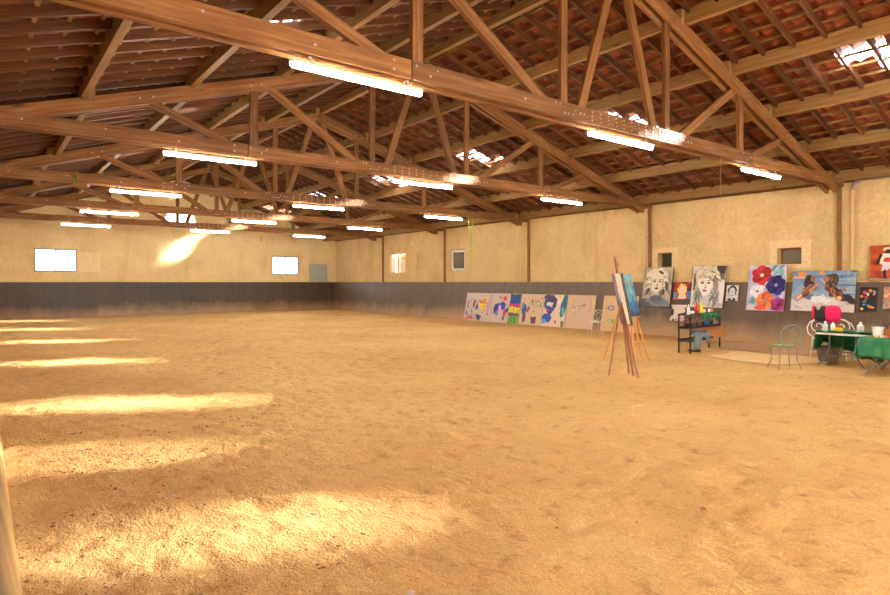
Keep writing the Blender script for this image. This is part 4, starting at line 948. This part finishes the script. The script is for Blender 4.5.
# garland, strings
GAR = mat('lime_green_garland', (132,176,40), .6, var=.3, vscale=30)
def garland(label, x, y, z1, z0, split, sag=.03):
    t = thing('green_garland', label, 'garland', (x, y, z1)); H = z1-z0
    for s in (-1, 1):
        P = [(s*split*max(0, 1-q/8), .01*math.sin(q*2.1), -H*q/16) for q in range(17)]
        if s > 0: P = P[:10]
        st = MB().tube(P, .009, 5)
        for i in range(len(P)-1):
            for q in range(5):
                p_ = Vector(P[i])+(Vector(P[i+1])-Vector(P[i]))*(q/5); an = random.uniform(0, 6.28); d = Vector((math.cos(an), math.sin(an), random.uniform(-.5,.5)))*random.uniform(.05,.09); e = d.cross(Vector((0,0,1))).normalized()*.018
                st.add([p_, p_+d*.5+e, p_+d, p_+d*.5-e], [(0,1,2,3)])
        st.build('strand', GAR, t)
    return t
garland('long lime green garland hanging beside the white framed window', 13.67, 16.22, 3.90, 1.62, .11)
def cord(label, x, y, z1, z0, m, tuft=None, tz_=None):
    t = thing('hanging_cord', label, 'cord', (x, y, z1)); MB().tube([(0,0,0),(.01,.01,-(z1-z0)/2),(0,0,-(z1-z0))], .0035, 6).build('string', m, t)
    if tuft:
        b_ = MB()
        for q in range(26):
            an = random.uniform(0,6.28); d = Vector((math.cos(an), math.sin(an), random.uniform(-1,1)))*random.uniform(.05,.12); e = d.cross(Vector((.2,.1,1))).normalized()*.02; p_ = Vector((0,0,tz_-z1+random.uniform(-.12,.12)))
            b_.add([p_, p_+d*.5+e, p_+d, p_+d*.5-e], [(0,1,2,3)])
        b_.build('tuft', tuft, t)
    return t
CORDM = mat('green_cord', (120,150,50), .7); OCORD = mat('orange_cord', (190,130,90), .7)
cord('thin orange cord hanging from the first truss', 10.75, Y0-.14, 3.91, 3.10, OCORD)
cord('thin green cord with leafy tuft below the fifth truss', 10.15, 26.8, 3.92, 3.55, CORDM, GAR, 3.6)
cord('thin green cord hanging in front of the second far window', 12.0, 26.8, 3.92, 2.3, CORDM)
cord('leafy green tuft tied to the left of the third truss', 1.75, Y0+2*BAY-.16, 4.10, 3.85, CORDM, GAR, 4.0)

# ------------------------------------------------------------------ debris on the sand
DEB = mat('dark_dung_crumbs', (146,106,66), .95, var=.5, vscale=30)
def clod(mb, x, y, r, flat_=.6):
    z = float(sand_h(np.array(x), np.array(y)))
    base = [(1,0,0),(-1,0,0),(0,1,0),(0,-1,0),(0,0,1),(0,0,-1)]; an = random.uniform(0,6.28); c, s = math.cos(an), math.sin(an)
    vs = []
    for b_ in base:
        k_ = r*random.uniform(.6,1.3); vs.append((x+(b_[0]*c-b_[1]*s)*k_*1.3, y+(b_[0]*s+b_[1]*c)*k_, z+b_[2]*k_*flat_+r*.15))
    mb.add(vs, [(0,2,4),(2,1,4),(1,3,4),(3,0,4),(2,0,5),(1,2,5),(3,1,5),(0,3,5)])
db = MB()
rsz = lambda k: min(.015, k*math.exp(random.gauss(0, .55)))
for _ in range(1700):
    y = random.uniform(2.0, 10); clod(db, .22+abs(random.gauss(0, 1.5)), y, rsz(.0030), .5)
for _ in range(75):
    bx, by = .25+abs(random.gauss(0,.9)), random.uniform(2.6,7.5); sp_ = random.uniform(.05,.22)
    for q in range(random.randint(3, 14)): clod(db, max(.2, bx+random.gauss(0,sp_)), by+random.gauss(0,sp_*.5), rsz(.0065), .6)
for _ in range(900):
    clod(db, random.uniform(1, 15), random.uniform(2, 24), rsz(.0045), .5)
tag(db.build('sand_crumbs', DEB), 'dark crumbs and dung bits scattered on the sand', 'debris', None, 'stuff')
STN = mat('pale_stone', (196,180,164), .8, var=.2)
for (x, y, r_, lb) in ((1.75,2.55,.030,'grey stone on the sand at the bottom of the view'), (4.03,2.24,.022,'small dark stone on the sand, lower middle right'), (1.15,4.85,.028,'pale pebble on the sand near the left kickboard')):
    b_ = MB(); clod(b_, x, y, r_); tag(b_.build('stone', STN if 'dark' not in lb else DEB), lb, 'stone')
b_ = MB(); clod(b_, 5.73, 7.09, .028); tag(b_.build('petal', MC['pink']), 'tiny pink scrap lying on the open sand', 'scrap')
